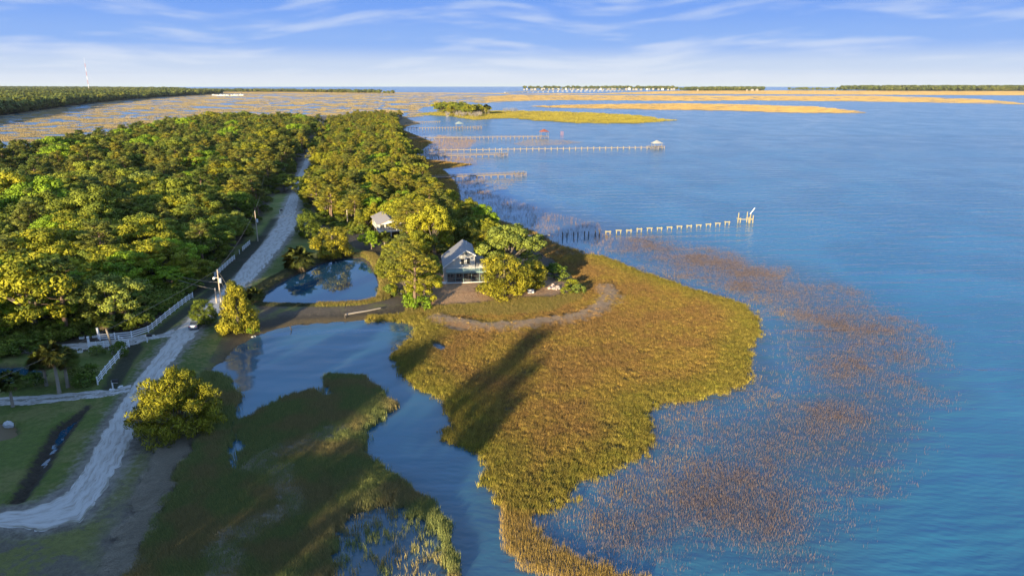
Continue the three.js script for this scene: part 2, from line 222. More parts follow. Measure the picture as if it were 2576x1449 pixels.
const silt = texture(512, 1024, (u, v) => {             // deep blue-green water, brown silty shallows over the drowned marsh
  const x = WX + u * WW, d = WD + v * WH, n = fbm(x * 0.02, d * 0.014, 4), s = sdPoly(SHALLOW, x, d), k = smooth(-8, 22, s + 14 * n) * 0.85, far = clamp(smooth(10, -1, -sMain0(clamp(x, GX0, GX1), d) + 6 * n) * (x < 130 ? 1 : 0));
  return mix3(mix3([0.026, 0.15, 0.24], [0.034, 0.19, 0.29], smooth(-0.3, 0.4, n)), [0.04, 0.068, 0.09], clamp(Math.max(k, far * 0.8, 0.55 * smooth(14, 2, x) * smooth(178, 160, d))) * smooth(0.5, 0, Math.abs(u - 0.5) > 0.48 || v > 0.98 ? 1 : 0)).map((c) => c);
});
silt.wrapS = silt.wrapT = THREE.ClampToEdgeWrapping; silt.repeat.set(1 / WW, 1 / WH); silt.offset.set(-WX / WW, -WD / WH);
const waterMat = new THREE.MeshPhysicalMaterial({ map: silt, roughness: 0.2, roughnessMap: gust, ior: 1.52, bumpMap: chopT, bumpScale: chopT.userData.range, normalMap: slowT, normalScale: new THREE.Vector2(1, 1) });
// the creek: the same water and waves, dying down away from its mouth
const SEAM = [G(1285, 1296), G(1215, 1400), [-6, 62], [-6, 30]], CRX = -70, CRD = 28, CRS = 132;
const creekT = bumpOf(Float32Array.from({ length: 1024 * 1024 }, (_, k) => { const x = CRX + (k % 1024 + 0.5) / 1024 * CRS, d = CRD + ((k / 1024 | 0) + 0.5) / 1024 * CRS, m = (v) => ((v / 41 * 1024) % 1024 + 1024) % 1024 | 0; return chop[m(d) * 1024 + m(x)] * lerp(0.1, 1, smooth(34, 0, dLine(SEAM, x, d))); }), 1024);
creekT.repeat.set(1 / CRS, 1 / CRS); creekT.offset.set(-CRX / CRS, -CRD / CRS);
const calmMat = new THREE.MeshPhysicalMaterial({ map: silt, roughness: 0.14, roughnessMap: gust, ior: 1.52, bumpMap: creekT, bumpScale: creekT.userData.range, normalMap: slowT, normalScale: new THREE.Vector2(0.6, 0.6) });
const stillMat = new THREE.MeshPhysicalMaterial({ color: lin(0.012, 0.055, 0.095), roughness: 0.03, ior: 1.7, bumpMap: chopT, bumpScale: chopT.userData.range * 0.035 });
function sheet(poly, y) { const g = new THREE.ShapeGeometry(new THREE.Shape(poly.map(([x, d]) => new THREE.Vector2(x, d)))), p = g.getAttribute('position'), uv = g.getAttribute('uv'), n = g.getAttribute('normal'); for (let i = 0; i < p.count; i++) { const x = p.getX(i), d = p.getY(i); p.setXYZ(i, x, y, -d); uv.setXY(i, x, d); n.setXYZ(i, 0, 1, 0); } return g; }
const wob = (poly, k) => { const o = []; poly.forEach((p, i) => { const q = poly[(i + 1) % poly.length], n = Math.max(1, Math.round(Math.hypot(q[0] - p[0], q[1] - p[1]) / 4)); for (let j = 0; j < n; j++) { const x = lerp(p[0], q[0], j / n), d = lerp(p[1], q[1], j / n); o.push([x + k * N2(x * 0.05, d * 0.05), d + 1.6 * k * N2(x * 0.05 + 40, d * 0.05)]); } }); return o; };
const SLICK = wob(GP([[1000, 345], [1030, 420], [1090, 520], [1300, 600], [1500, 655], [1590, 650], [1650, 600], [1560, 550], [1400, 500], [1350, 460], [1260, 430], [1240, 400], [1150, 380], [1230, 360], [1150, 335]]), 4), SLICK2 = wob(GP([[1010, 360], [1040, 430], [1100, 520], [1300, 592], [1490, 645], [1540, 630], [1560, 590], [1440, 540], [1330, 505], [1250, 465], [1190, 430], [1180, 400], [1090, 375], [1120, 350]]), 2.5);
const CREEK = [...GP([[1285, 1296], [1300, 1250], [1260, 1150], [1160, 1110], [1170, 1050], [1060, 960], [1020, 900], [1080, 840], [1060, 800], [950, 795], [740, 812], [600, 862], [515, 925], [550, 1000], [540, 1060], [540, 1270], [620, 1290], [700, 1150], [860, 1140], [960, 1300], [1100, 1449]]), [-14, 30], [-6, 30], [-6, 62], G(1215, 1400)];
{
  const rim = []; for (let i = 0; i <= 120; i++) { const a = Math.PI * i / 120; rim.push([13000 * Math.cos(a), 13000 * Math.sin(a)]); }
  const bay = new THREE.Shape([[-13000, -400], [13000, -400], ...rim].map((p) => new THREE.Vector2(...p)));
  bay.holes.push(new THREE.Path(CREEK.map((p) => new THREE.Vector2(...p))), new THREE.Path(SLICK.map((p) => new THREE.Vector2(...p))));
  const g = new THREE.ShapeGeometry(bay), p = g.getAttribute('position'), uv = g.getAttribute('uv'), n = g.getAttribute('normal');
  for (let i = 0; i < p.count; i++) { const x = p.getX(i), d = p.getY(i); p.setXYZ(i, x, 0, -d); uv.setXY(i, x, d); n.setXYZ(i, 0, 1, 0); }
  top('bay_water', g, waterMat, 'wide rippled blue bay reaching to the sea horizon', 'water', null, 'structure');
  const calmer = (k, name, poly, hole) => { const sh = new THREE.Shape(poly.map((p) => new THREE.Vector2(...p))); if (hole) sh.holes.push(new THREE.Path(hole.map((p) => new THREE.Vector2(...p)))); const m = waterMat.clone(); m.bumpScale *= k; m.normalScale = new THREE.Vector2(k, k); m.roughness = 0.14 * k; const g2 = new THREE.ShapeGeometry(sh), q = g2.getAttribute('position'), w = g2.getAttribute('uv'), nn = g2.getAttribute('normal'); for (let i = 0; i < q.count; i++) { const x = q.getX(i), d = q.getY(i); q.setXYZ(i, x, 0, -d); w.setXY(i, x, d); nn.setXYZ(i, 0, 1, 0); } top('cove_water', g2, m, name, 'water', null, 'structure'); };
  calmer(0.6, 'smoother water along the edge of the sheltered cove', SLICK, SLICK2); calmer(0.28, 'pale calm water of the sheltered reedy cove', SLICK2);
  top('creek_water', sheet(CREEK, 0.0), calmMat, 'smooth tidal creek between the two marsh banks', 'water', null, 'structure');
  const pad = (poly, k) => { const c = poly.reduce((a, p) => [a[0] + p[0] / poly.length, a[1] + p[1] / poly.length], [0, 0]); return poly.map(([x, d]) => [c[0] + (x - c[0]) * k, c[1] + (d - c[1]) * k]); };
  top('pond_water', sheet(pad(POND, 1.12), 0.02), stillMat, 'still blue pond between the road and the house', 'water', null, 'structure');
  top('pond_water', sheet(pad(BLACKPOND, 1.1), 0.02), stillMat, 'black shaded pond by the driveway palms', 'water', null, 'structure');
  top('pond_water', sheet(pad(GARDENPOOL, 1.1), 0.25), std(0.1, 0.065, 0.02, 0.5), 'small brown garden pool beside the pale boulder', 'water', null, 'structure');
  top('ditch_water', sheet(pad(DITCH, 1.06), 0.02), stillMat, 'narrow strips of water in the lawn ditch', 'water', null, 'structure');
}

// ------------------------------------------------------------------ sandy road and drives
{
  const L = []; let len = 0; ROADC.forEach((p, i) => { if (i) len += Math.hypot(p[0] - ROADC[i - 1][0], p[1] - ROADC[i - 1][1]); L.push(len); });
  const at = (list, s) => { let i = 1; while (i < L.length - 1 && L[i] < s) i++; const t = (s - L[i - 1]) / (L[i] - L[i - 1]), p = [list[Math.max(0, i - 2)], list[i - 1], list[i], list[Math.min(list.length - 1, i + 1)]]; const cr = (a, b, c, e) => 0.5 * (2 * b + (c - a) * t + (2 * a - 5 * b + 4 * c - e) * t * t + (3 * b - a - 3 * c + e) * t * t * t); return [cr(p[0][0], p[1][0], p[2][0], p[3][0]), cr(p[0][1], p[1][1], p[2][1], p[3][1])]; };
  const n = 22, pos = [], uv = [], idx = [];
  let rows = 0;
  for (let s = 0; s <= len; s += s < 170 ? 0.8 : 2.5, rows++) {
    const l = at(ROADL, s), r = at(ROADR, s), eL = 0.05 * N2(s * 0.4, 3) + 0.05 * N2(s * 1.3, 5), eR = 0.07 * N2(s * 0.35, 9) + 0.05 * N2(s * 1.1, 1);
    for (let k = 0; k <= n; k++) { const t = lerp(eL, 1 + eR, k / n), x = lerp(l[0], r[0], t), d = lerp(l[1], r[1], t); pos.push(x, height(x, d) + 0.05 * (1 - Math.pow(Math.abs(2 * k / n - 1), 8)) - 0.015 + 0.02 * N2(x * 1.5, d * 1.5), -d); uv.push(k / n, s / len); }
  }
  for (let j = 0; j + 1 < rows; j++) for (let k = 0; k < n; k++) { const a = j * (n + 1) + k; idx.push(a, a + 1, a + n + 2, a, a + n + 2, a + n + 1); }
  const map = texture(256, 2048, (u, v) => {
    const s = v * len, x = u * 9, rut = (c, w) => Math.exp(-(((u - c + 0.012 * N2(s * 0.008, c * 9)) / w) ** 2));
    const n1 = fbm(x * 0.5, s * 0.2, 4), n2 = fbm(x * 2.4, s * 0.45, 3), edge = smooth(0.13, 0.0, u + 0.1 * n1) + smooth(0.85, 1.0, u + 0.12 * n1);
    let c = mix3([0.44, 0.425, 0.395], [0.37, 0.35, 0.315], smooth(-0.3, 0.5, n1 + 0.3 * n2));
    c = mix3(c, [0.24, 0.215, 0.185], clamp(0.4 * rut(0.3, 0.04) + 0.25 * rut(0.45, 0.025) + 0.5 * rut(0.63, 0.035) + 0.4 * rut(0.78, 0.04)) * smooth(-0.5, 0.4, n1 + 0.6 * N2(s * 0.05, 2)));
    c = mix3(c, [0.15, 0.135, 0.08], clamp(edge) * smooth(-0.5, 0.15, n2 + n1) * 0.85);
    c = mix3(c, [0.12, 0.1, 0.075], smooth(0.36, 0.55, n2 + 0.4 * n1) * 0.45);
    const k = 1 + 0.08 * N2(x * 5, s * 2.5); return [c[0] * k, c[1] * k, c[2] * k];
  });
  top('sand_road', geoOf(pos, null, null, uv, idx), new THREE.MeshStandardMaterial({ map, roughness: 0.95 }), 'pale sandy road with tyre ruts running past the pond', 'road', null, 'structure');
  const drive = (line, w, label, tone) => {
    const p = [], u2 = [], I = []; let rows = 0, s = 0;
    const curve = new THREE.CatmullRomCurve3(line.map(([x, d]) => new THREE.Vector3(x, 0, d))), m = Math.ceil(curve.getLength() / 0.7);
    for (let i = 0; i <= m; i++, rows++) { const c = curve.getPoint(i / m), t = curve.getTangent(i / m); s = i * 0.7; for (let k = 0; k <= 10; k++) { const o = (k / 10 - 0.5) * (w + 0.6 * N2(s * 0.3, k > 5 ? 1 : 7)), x = c.x + t.z * o, d = c.z - t.x * o; p.push(x, height(x, d) + 0.05 * (1 - Math.pow(Math.abs(k / 5 - 1), 6)) - 0.012, -d); u2.push(k / 10, s / 60); } }
    for (let j = 0; j + 1 < rows; j++) for (let k = 0; k < 10; k++) { const a = j * 11 + k; I.push(a, a + 1, a + 12, a, a + 12, a + 11); }
    const map = texture(64, 1024, (u, v) => { const n1 = fbm(u * 3, v * 14, 4), n2 = fbm(u * 9, v * 70, 3), mid = Math.exp(-(((u - 0.5) / 0.12) ** 2)) * tone, ed = smooth(0.16, 0, u + 0.1 * n2) + smooth(0.84, 1, u + 0.1 * n2); let c = mix3([0.42, 0.41, 0.39], [0.27, 0.25, 0.22], smooth(-0.3, 0.4, n1 + n2 * 0.5)); c = mix3(c, [0.1, 0.1, 0.05], clamp(mid * 0.8 + ed) * smooth(-0.5, 0.3, n2 + n1)); return c; });
    top('driveway', geoOf(p, null, null, u2, I), new THREE.MeshStandardMaterial({ map, roughness: 0.95 }), label, 'driveway', null, 'structure');
  };
  drive(DRIVE_A, 4.6, 'grey driveway passing between the white fences', 0.2);
  drive(DRIVE_B, 3.4, 'two-track sand driveway across the lawn', 1);
}
console.log('water and road');

// ------------------------------------------------------------------ plants: shapes
const V3 = (x, y, z) => new THREE.Vector3(x, y, z);
function sphereDir(r, up = 0) { const z = 2 * r() - 1, a = 6.2832 * r(), q = Math.sqrt(1 - z * z); return V3(q * Math.cos(a), z + up, q * Math.sin(a)).normalize(); }
function limbGeo(points, radii, sides = 6) {             // a tapered, bent branch
  const pos = [], idx = []; let last = V3(1, 0, 0);
  points.forEach((p, i) => {
    const t = points[Math.min(i + 1, points.length - 1)].clone().sub(points[Math.max(i - 1, 0)]).normalize();
    const a = last.clone().sub(t.clone().multiplyScalar(last.dot(t))); if (a.lengthSq() < 1e-4) a.set(0, 0, 1); a.normalize(); last = a; const b = t.clone().cross(a);
    for (let k = 0; k < sides; k++) { const w = 6.2832 * k / sides, q = a.clone().multiplyScalar(Math.cos(w) * radii[i]).addScaledVector(b, Math.sin(w) * radii[i]).add(p); pos.push(q.x, q.y, q.z); }
  });
  for (let i = 0; i + 1 < points.length; i++) for (let k = 0; k < sides; k++) { const a = i * sides + k, b = i * sides + (k + 1) % sides; idx.push(a, b, b + sides, a, b + sides, a + sides); }
  return geoOf(pos, null, null, null, idx);
}
function bentLimb(r, a, b, r0, r1, sag = 0.12, n = 4, sides = 5) { const pts = [], rad = [], l = a.distanceTo(b); for (let i = 0; i <= n; i++) { const t = i / n, p = a.clone().lerp(b, t); p.y += Math.sin(t * 3.1416) * l * sag; if (i && i < n) p.add(sphereDir(r).multiplyScalar(l * 0.05)); pts.push(p); rad.push(lerp(r0, r1, t)); } return limbGeo(pts, rad, sides); }
// leaf clumps: many small leaf sprays set round the surface of each clump
function leafGeo(r, clumps, o) {
  const pos = [], nor = [], col = [], idx = []; let n = 0;
  for (const [cx, cy, cz, cr, tone] of clumps) {
    const base = mix3(o.a, o.b, clamp(tone !== undefined ? tone : r())), per = Math.round(o.per * cr * cr);
    for (let i = 0; i < per; i++) {
      const dir = sphereDir(r, o.up ?? 0.25), rad = cr * (0.55 + 0.5 * Math.pow(r(), 0.6));
      const p = V3(cx + dir.x * rad, cy + dir.y * rad * (o.flat ?? 0.8), cz + dir.z * rad);
      const f = dir.clone().addScaledVector(sphereDir(r), o.loose ?? 0.9).normalize();
      const t = (o.lift ? V3(dir.x * 0.6, o.lift, dir.z * 0.6).addScaledVector(sphereDir(r), 0.5) : sphereDir(r)); t.addScaledVector(f, -t.dot(f)).normalize();
      const b = f.clone().cross(t), s = o.size * (0.6 + 0.8 * r()), w = s * (o.slim ?? 0.6), k = 0.72 + 0.56 * r(), nn = f.multiplyScalar(0.45).addScaledVector(dir, 0.75).normalize();
      for (const [e, g] of [[-0.5, 0], [0.05, 0.5], [0.55, 0], [-0.05, -0.5]]) { pos.push(p.x + t.x * s * e + b.x * w * g, p.y + t.y * s * e + b.y * w * g, p.z + t.z * s * e + b.z * w * g); nor.push(nn.x, nn.y, nn.z); col.push(base[0] * k, base[1] * k, base[2] * k); }
      idx.push(n, n + 2, n + 1, n, n + 3, n + 2); n += 4;
    }
  }
  return geoOf(pos, nor, col, null, idx);
}
const leafMat = (r, g, b) => new THREE.MeshPhysicalMaterial({ color: lin(r, g, b), vertexColors: true, roughness: 0.75, side: THREE.DoubleSide, specularIntensity: 0.3 });
const barkMat = std(0.16, 0.13, 0.105, 0.95), paleBark = std(0.33, 0.29, 0.24, 0.95), pineBark = std(0.2, 0.135, 0.095, 0.95), palmBark = std(0.27, 0.235, 0.19, 0.95);
// the greens of the wood; each tree of a kind takes one; gold also holds sunlight in its colour
const TINT = { deep: leafMat(0.7, 0.85, 0.8), mid: leafMat(1, 1, 1), lime: leafMat(1.15, 1.45, 0.8), gold: leafMat(1.45, 1.22, 0.8), grey: leafMat(1.1, 1.1, 1.6) };

const protos = {};
function proto(kind, trunkGeos, bark, crownGeo, height, radius) { (protos[kind] ||= []).push({ trunk: mergeGeometries(trunkGeos), bark, crown: crownGeo, height, radius }); }
for (let v = 0; v < 5; v++) {                              // broad oaks
  const r = rngOf(100 + v), H = 10, Rw = 4.6 + v * 0.2, clumps = [], limbs = [], fork = V3(0, 2.4, 0);
  const lobes = 9 + (v % 3);
  for (let i = 0; i < lobes; i++) {
    const a = 6.2832 * (i / lobes + 0.1 * r()), ring = i % 3 === 0 ? 0.25 : 0.7 + 0.2 * r(), cx = Math.cos(a) * Rw * ring, cz = Math.sin(a) * Rw * ring, cy = lerp(8.4, 5.6, ring) + r() * 1.2 - 0.4, lr = 1.7 + r() * 0.9, tone = r();
    limbs.push(bentLimb(r, fork, V3(cx * 0.85, cy - lr * 0.3, cz * 0.85), 0.2, 0.06, 0.1));
    for (let k = 0; k < 11; k++) { const dir = sphereDir(r, 0.35); clumps.push([cx + dir.x * lr, cy + dir.y * lr * 0.62, cz + dir.z * lr, 0.55 + r() * 0.62, clamp(tone * 0.7 + r() * 0.5 - 0.1)]); }
  }
  for (let k = 0; k < 16; k++) { const a = 6.2832 * r(), q = Rw * (0.5 + 0.5 * r()); clumps.push([Math.cos(a) * q, 2.2 + r() * 2.6, Math.sin(a) * q, 0.7 + 0.4 * r(), r()]); }
  limbs.push(limbGeo([V3(0, -0.3, 0), V3(0.05, 1.2, 0), fork, V3(0.2, 4.5, 0.1), V3(0.1, 7, 0)], [0.42, 0.33, 0.27, 0.18, 0.08], 7));
  proto('oak', limbs, barkMat, leafGeo(r, clumps, { per: 165, size: 0.34, slim: 0.6, a: [0.1, 0.135, 0.02], b: [0.26, 0.29, 0.03] }), H, Rw);
}
for (let v = 0; v < 3; v++) {                              // tall pines, tufted, open
  const r = rngOf(200 + v), H = 16, clumps = [], limbs = [limbGeo([V3(0, -0.3, 0), V3(0.15, 4, 0.1), V3(-0.1, 9, 0), V3(0.1, 15, 0.1)], [0.32, 0.26, 0.19, 0.06], 7)];
  for (let i = 0; i < 30; i++) {
    const t = i / 29, y = lerp(6.5, 15.3, t), a = i * 2.4 + r(), q = lerp(3.6, 0.8, Math.pow(t, 1.3)) * (0.75 + 0.5 * r()), e = V3(Math.cos(a) * q, y + 0.5 + 0.4 * r(), Math.sin(a) * q);
    limbs.push(bentLimb(r, V3(0, y - 0.5, 0), e, 0.07, 0.025, 0.05, 3, 4));
    for (let k = 0; k < 4; k++) { const m = V3(0, y, 0).lerp(e, 0.55 + 0.5 * r()).addScaledVector(sphereDir(r), 0.55); clumps.push([m.x, m.y, m.z, 0.42 + 0.3 * r(), r()]); }
  }
  proto('pine', limbs, pineBark, leafGeo(r, clumps, { per: 150, size: 0.52, slim: 0.26, flat: 0.7, up: 0.4, loose: 1.2, a: [0.095, 0.115, 0.024], b: [0.22, 0.23, 0.038] }), H, 3.4);
}
for (let v = 0; v < 4; v++) {                              // cedars: dense pointed or rounded, upright sprays
  const r = rngOf(300 + v), H = 9, round = v % 2, clumps = [], limbs = [limbGeo([V3(0, -0.3, 0), V3(0.1, 3, 0), V3(0, 8.2, 0)], [0.3, 0.2, 0.05], 6)];
  for (let i = 0; i < 190; i++) {
    const t = Math.pow(r(), 1.25), y = 0.7 + t * 7.9, prof = round ? Math.sqrt(Math.max(0.02, 1 - Math.pow((y - 3.6) / 5.4, 2))) * 3.1 : 3.1 * Math.pow(1 - (y - 0.5) / 8.6, 0.75) * smooth(-0.6, 1.6, y);
    const a = 6.2832 * r(), q = prof * (0.62 + 0.42 * Math.sqrt(r())) * (0.86 + 0.2 * Math.sin(a * 3 + y)); clumps.push([Math.cos(a) * q, y, Math.sin(a) * q, 0.4 + 0.34 * r(), r()]);
  }
  for (let i = 0; i < 14; i++) { const a = 2.4 * i, y = 1 + i * 0.45; limbs.push(bentLimb(r, V3(0, y, 0), V3(Math.cos(a) * 2.2 * (1 - y / 10), y + 0.9, Math.sin(a) * 2.2 * (1 - y / 10)), 0.07, 0.02, 0, 2, 4)); }
  proto('cedar', limbs, barkMat, leafGeo(r, clumps, { per: 190, size: 0.36, slim: 0.36, flat: 1.25, up: 0.3, lift: 1.5, loose: 0.8, a: [0.095, 0.115, 0.018], b: [0.26, 0.265, 0.03] }), H, 3.1);
}
for (let v = 0; v < 3; v++) {                              // low rounded bushes
  const r = rngOf(400 + v), clumps = [];
  for (let i = 0; i < 26; i++) { const d = sphereDir(r, 0.5); clumps.push([d.x * 1.25, 0.9 + d.y * 0.85, d.z * 1.25, 0.36 + 0.25 * r(), r()]); }
  proto('bush', [limbGeo([V3(0, -0.2, 0), V3(0.05, 0.5, 0), V3(0, 1.3, 0)], [0.08, 0.06, 0.02], 5)], barkMat, leafGeo(r, clumps, { per: 150, size: 0.26, slim: 0.6, a: [0.085, 0.12, 0.018], b: [0.18, 0.22, 0.025] }), 2.2, 1.6);
}
{                                                          // the wide feathery shrub by the road
  const r = rngOf(500), clumps = [], limbs = [];
  for (let i = 0; i < 34; i++) {
    const a = 2.4 * i + r(), lean = 0.15 + 0.85 * (i / 34), e = V3(Math.cos(a) * 5.4 * lean, 7.6 * (1 - 0.62 * lean * lean) + r() - 0.5, Math.sin(a) * 5.4 * lean);
    limbs.push(bentLimb(r, V3(0.3 * Math.cos(a), 0, 0.3 * Math.sin(a)), e, 0.1, 0.02, 0.12, 4, 4));
    for (let k = 0; k < 9; k++) { const t = 0.45 + 0.6 * r(), m = e.clone().multiplyScalar(t); m.y += Math.sin(t * 3.14) * 0.9; m.addScaledVector(sphereDir(r), 0.7); clumps.push([m.x, Math.max(0.5, m.y), m.z, 0.4 + 0.35 * r(), r()]); }
  }
  for (let i = 0; i < 90; i++) { const a = 2.4 * i, q = 2.6 + 2.4 * r(); clumps.push([Math.cos(a) * q, 0.5 + 2.6 * r(), Math.sin(a) * q, 0.5 + 0.4 * r(), r()]); }
  proto('feathery', limbs, barkMat, leafGeo(r, clumps, { per: 190, size: 0.4, slim: 0.24, flat: 0.9, up: 0.3, lift: 0.9, loose: 1.2, a: [0.14, 0.145, 0.014], b: [0.29, 0.275, 0.02] }), 8, 5.4);
}
for (let v = 0; v < 2; v++) {                              // grey, half bare oak or dead tree
  const r = rngOf(600 + v), limbs = [limbGeo([V3(0, -0.3, 0), V3(0, 2, 0)], [0.28, 0.2], 6)];
  for (let i = 0; i < 15; i++) { const a = 2.4 * i, e = V3(Math.cos(a) * (1.2 + 1.6 * r()), 4.2 + 3 * r(), Math.sin(a) * (1.2 + 1.6 * r())); limbs.push(bentLimb(r, V3(0, 1.2 + r(), 0), e, 0.1, 0.02, 0.04, 4, 4)); for (let k = 0; k < 5; k++) { const m = e.clone().multiplyScalar(0.6 + 0.3 * r()); limbs.push(bentLimb(r, m, m.clone().addScaledVector(sphereDir(r, 0.5), 1.1), 0.035, 0.01, 0, 2, 3)); } }
  proto('dead', limbs, paleBark, null, 7, 2.5);
}
const frondMats = [leafMat(1, 1, 1), leafMat(1.1, 1.2, 0.9)], dryFrond = std(0.2, 0.15, 0.09, 0.9, { side: THREE.DoubleSide });
function palmParts(seed, H, n, fan, lean) {               // trunk, green fans, dry skirt
  const r = rngOf(seed), pts = [], rad = []; for (let i = 0; i <= 7; i++) { const t = i / 7; pts.push(V3(lean * t * t, t * H - (i ? 0 : 0.3), lean * 0.4 * t)); rad.push(lerp(0.24, 0.17, t) + (i === 0 ? 0.08 : 0)); }
  const head = pts[7], green = { pos: [], nor: [], col: [], idx: [] }, dry = { pos: [], nor: [], col: [], idx: [] };
  const frond = (s, dir, len, tone) => {
    const side = V3(-dir.z, 0, dir.x).normalize(), up = side.clone().cross(dir).multiplyScalar(-1), e = head.clone().addScaledVector(dir, len * 0.55);
    const tri = (A, B, D) => { const nn = B.clone().sub(A).cross(D.clone().sub(A)).normalize(); if (nn.dot(up) < 0) nn.negate(); const b = s.pos.length / 3; for (const q of [A, B, D]) { s.pos.push(q.x, q.y, q.z); s.nor.push(nn.x, nn.y, nn.z); s.col.push(...tone); } s.idx.push(b, b + 1, b + 2); };
    tri(head.clone().addScaledVector(side, 0.03), head.clone().addScaledVector(side, -0.03), e);
    for (let k = -5; k <= 5; k++) { const a = k * 0.2, fwd = dir.clone().multiplyScalar(Math.cos(a)).addScaledVector(side, Math.sin(a)), l = len * fan * (0.85 + 0.3 * r()) * (1 - Math.abs(k) * 0.03), tip = e.clone().addScaledVector(fwd, l); tip.y -= l * l * 0.2 + 0.08 * Math.abs(k) * 0.5; const w = fwd.clone().cross(up).multiplyScalar(0.075 * len); tri(e.clone().addScaledVector(fwd, 0.1).sub(w), e.clone().addScaledVector(fwd, 0.45 * l).add(w), tip); tri(e, e.clone().addScaledVector(fwd, 0.5 * l).sub(w), tip); }
  };
  for (let i = 0; i < n; i++) { const a = i * 2.4, y = lerp(0.95, -0.45, i / n) + 0.15 * r(), q = Math.sqrt(Math.max(0.05, 1 - y * y)), k = 0.7 + 0.6 * r(); frond(green, V3(Math.cos(a) * q, y, Math.sin(a) * q).normalize(), 1.5 + 0.35 * r(), [0.11 * k, 0.13 * k, 0.03 * k]); }
  for (let i = 0; i < 9; i++) { const a = i * 2.4 + 1; frond(dry, V3(Math.cos(a) * 0.55, -0.85, Math.sin(a) * 0.55).normalize(), 1.2, [1, 1, 1]); }
  const G2 = (s) => geoOf(s.pos, s.nor, s.col, null, s.idx);
  return { trunk: limbGeo(pts, rad, 8), green: G2(green), dry: G2(dry), height: H + 1 };
}
const palms = [palmParts(700, 5.2, 40, 0.8, 0.5), palmParts(701, 6.4, 40, 0.78, -0.9), palmParts(702, 1.4, 38, 0.85, 0), palmParts(703, 4.2, 38, 0.8, 0.1)];
console.log('plant shapes');

function tree(name, kind, variant, tint, [x, d], h, turn, label, group, wide = 1, category = 'tree', y) {
  const p = protos[kind][variant % protos[kind].length], s = h / p.height, o = thing(name, label, category, [x, y ?? Math.max(0, height(x, d)) - 0.05, d], turn, group);
  o.scale.set(s * wide, s, s * wide);
  part('trunk', p.trunk, p.bark, o); if (p.crown) part('crown', p.crown, TINT[tint], o);
  return o;
}
function palm(variant, [x, d], h, turn, label, group, y) {
  const p = palms[variant], s = h / p.height, o = thing('palm_tree', label, 'palm tree', [x, y ?? Math.max(0, height(x, d)) - 0.05, d], turn, group); o.scale.setScalar(s);
  part('trunk', p.trunk, palmBark, o); part('crown', p.green, frondMats[variant % 2], o); part('dry_fronds', p.dry, dryFrond, o); return o;
}
// height of a thing whose foot and top are seen at these marks
function tall(u0, v0, v1) { const [x, d] = G(u0, v0); let lo = 0, hi = 40; for (let i = 0; i < 30; i++) { const m = (lo + hi) / 2; if (toFrame(x, m, d)[1] > v1) lo = m; else hi = m; } return lo; }

// ------------------------------------------------------------------ plants: places
function marked(name, kind, variant, tint, u, vFoot, vTop, widthPx, label, group, category = 'tree') {
  const q = G(u, vFoot), h = tall(u, vFoot, vTop), p = protos[kind][variant % protos[kind].length], z = toFrame(q[0], h / 2, q[1])[2], w = widthPx * z / FPX;
  return tree(name, kind, variant, tint, q, h, R() * 6.28, label, group, w / (2 * p.radius * h / p.height), category);
}
marked('cedar_tree', 'cedar', 0, 'gold', 600, 842, 716, 108, 'sunlit pointed cedar standing between the parked car and the ponds');
marked('cedar_tree', 'cedar', 1, 'deep', 514, 828, 766, 64, 'small dark cedar with bare grey limbs right above the parked car');
marked('shrub', 'bush', 0, 'lime', 627, 842, 800, 54, 'lime green shrub at the water side of the pointed cedar', null, 'shrub');
tree('feathery_tree', 'feathery', 0, 'mid', G(446, 1096), 9.4, 1.1, 'big golden feathery shrub tree beside the sandy road', null, 1.05);
marked('cedar_tree', 'cedar', 1, 'gold', 838, 652, 577, 96, 'large rounded cedar on the far bank of the pond');
marked('cedar_tree', 'cedar', 3, 'deep', 777, 604, 543, 60, 'rounded dark cedar between the road bend and the pond lawn');
marked('cedar_tree', 'cedar', 2, 'mid', 972, 708, 636, 62, 'pointed cedar leaning over the east bank of the pond');
marked('pine_tree', 'pine', 0, 'gold', 1046, 782, 620, 110, 'tall pine at the pond corner of the yard');
marked('pine_tree', 'pine', 1, 'mid', 1018, 735, 600, 84, 'tall open pine behind the pond corner pine');
marked('shrub', 'bush', 1, 'lime', 1030, 780, 740, 46, 'bright green bush where the dam path meets the yard', null, 'shrub');
marked('shrub', 'bush', 2, 'lime', 1062, 783, 748, 52, 'bright green bush under the pond corner pine', null, 'shrub');
marked('shrub', 'bush', 0, 'mid', 985, 752, 722, 48, 'dark rounded bush hanging over the pond edge', null, 'shrub');
marked('cedar_tree', 'cedar', 1, 'gold', 1268, 758, 655, 132, 'large spreading cedar standing right in front of the porch');
marked('cedar_tree', 'cedar', 3, 'gold', 1338, 738, 672, 76, 'cedar beside the white chest in the yard');
marked('oak_tree', 'oak', 1, 'grey', 1283, 700, 575, 146, 'grey gold mossy oak behind the big cedar, overlooking the shore');
marked('oak_tree', 'oak', 2, 'deep', 1394, 712, 672, 54, 'small round dark tree standing alone on the point');
marked('oak_tree', 'oak', 3, 'lime', 935, 634, 588, 50, 'small light green tree below the stilt house porch');
marked('shrub', 'bush', 1, 'mid', 912, 592, 570, 40, 'round bush left of the stilt house', null, 'shrub');
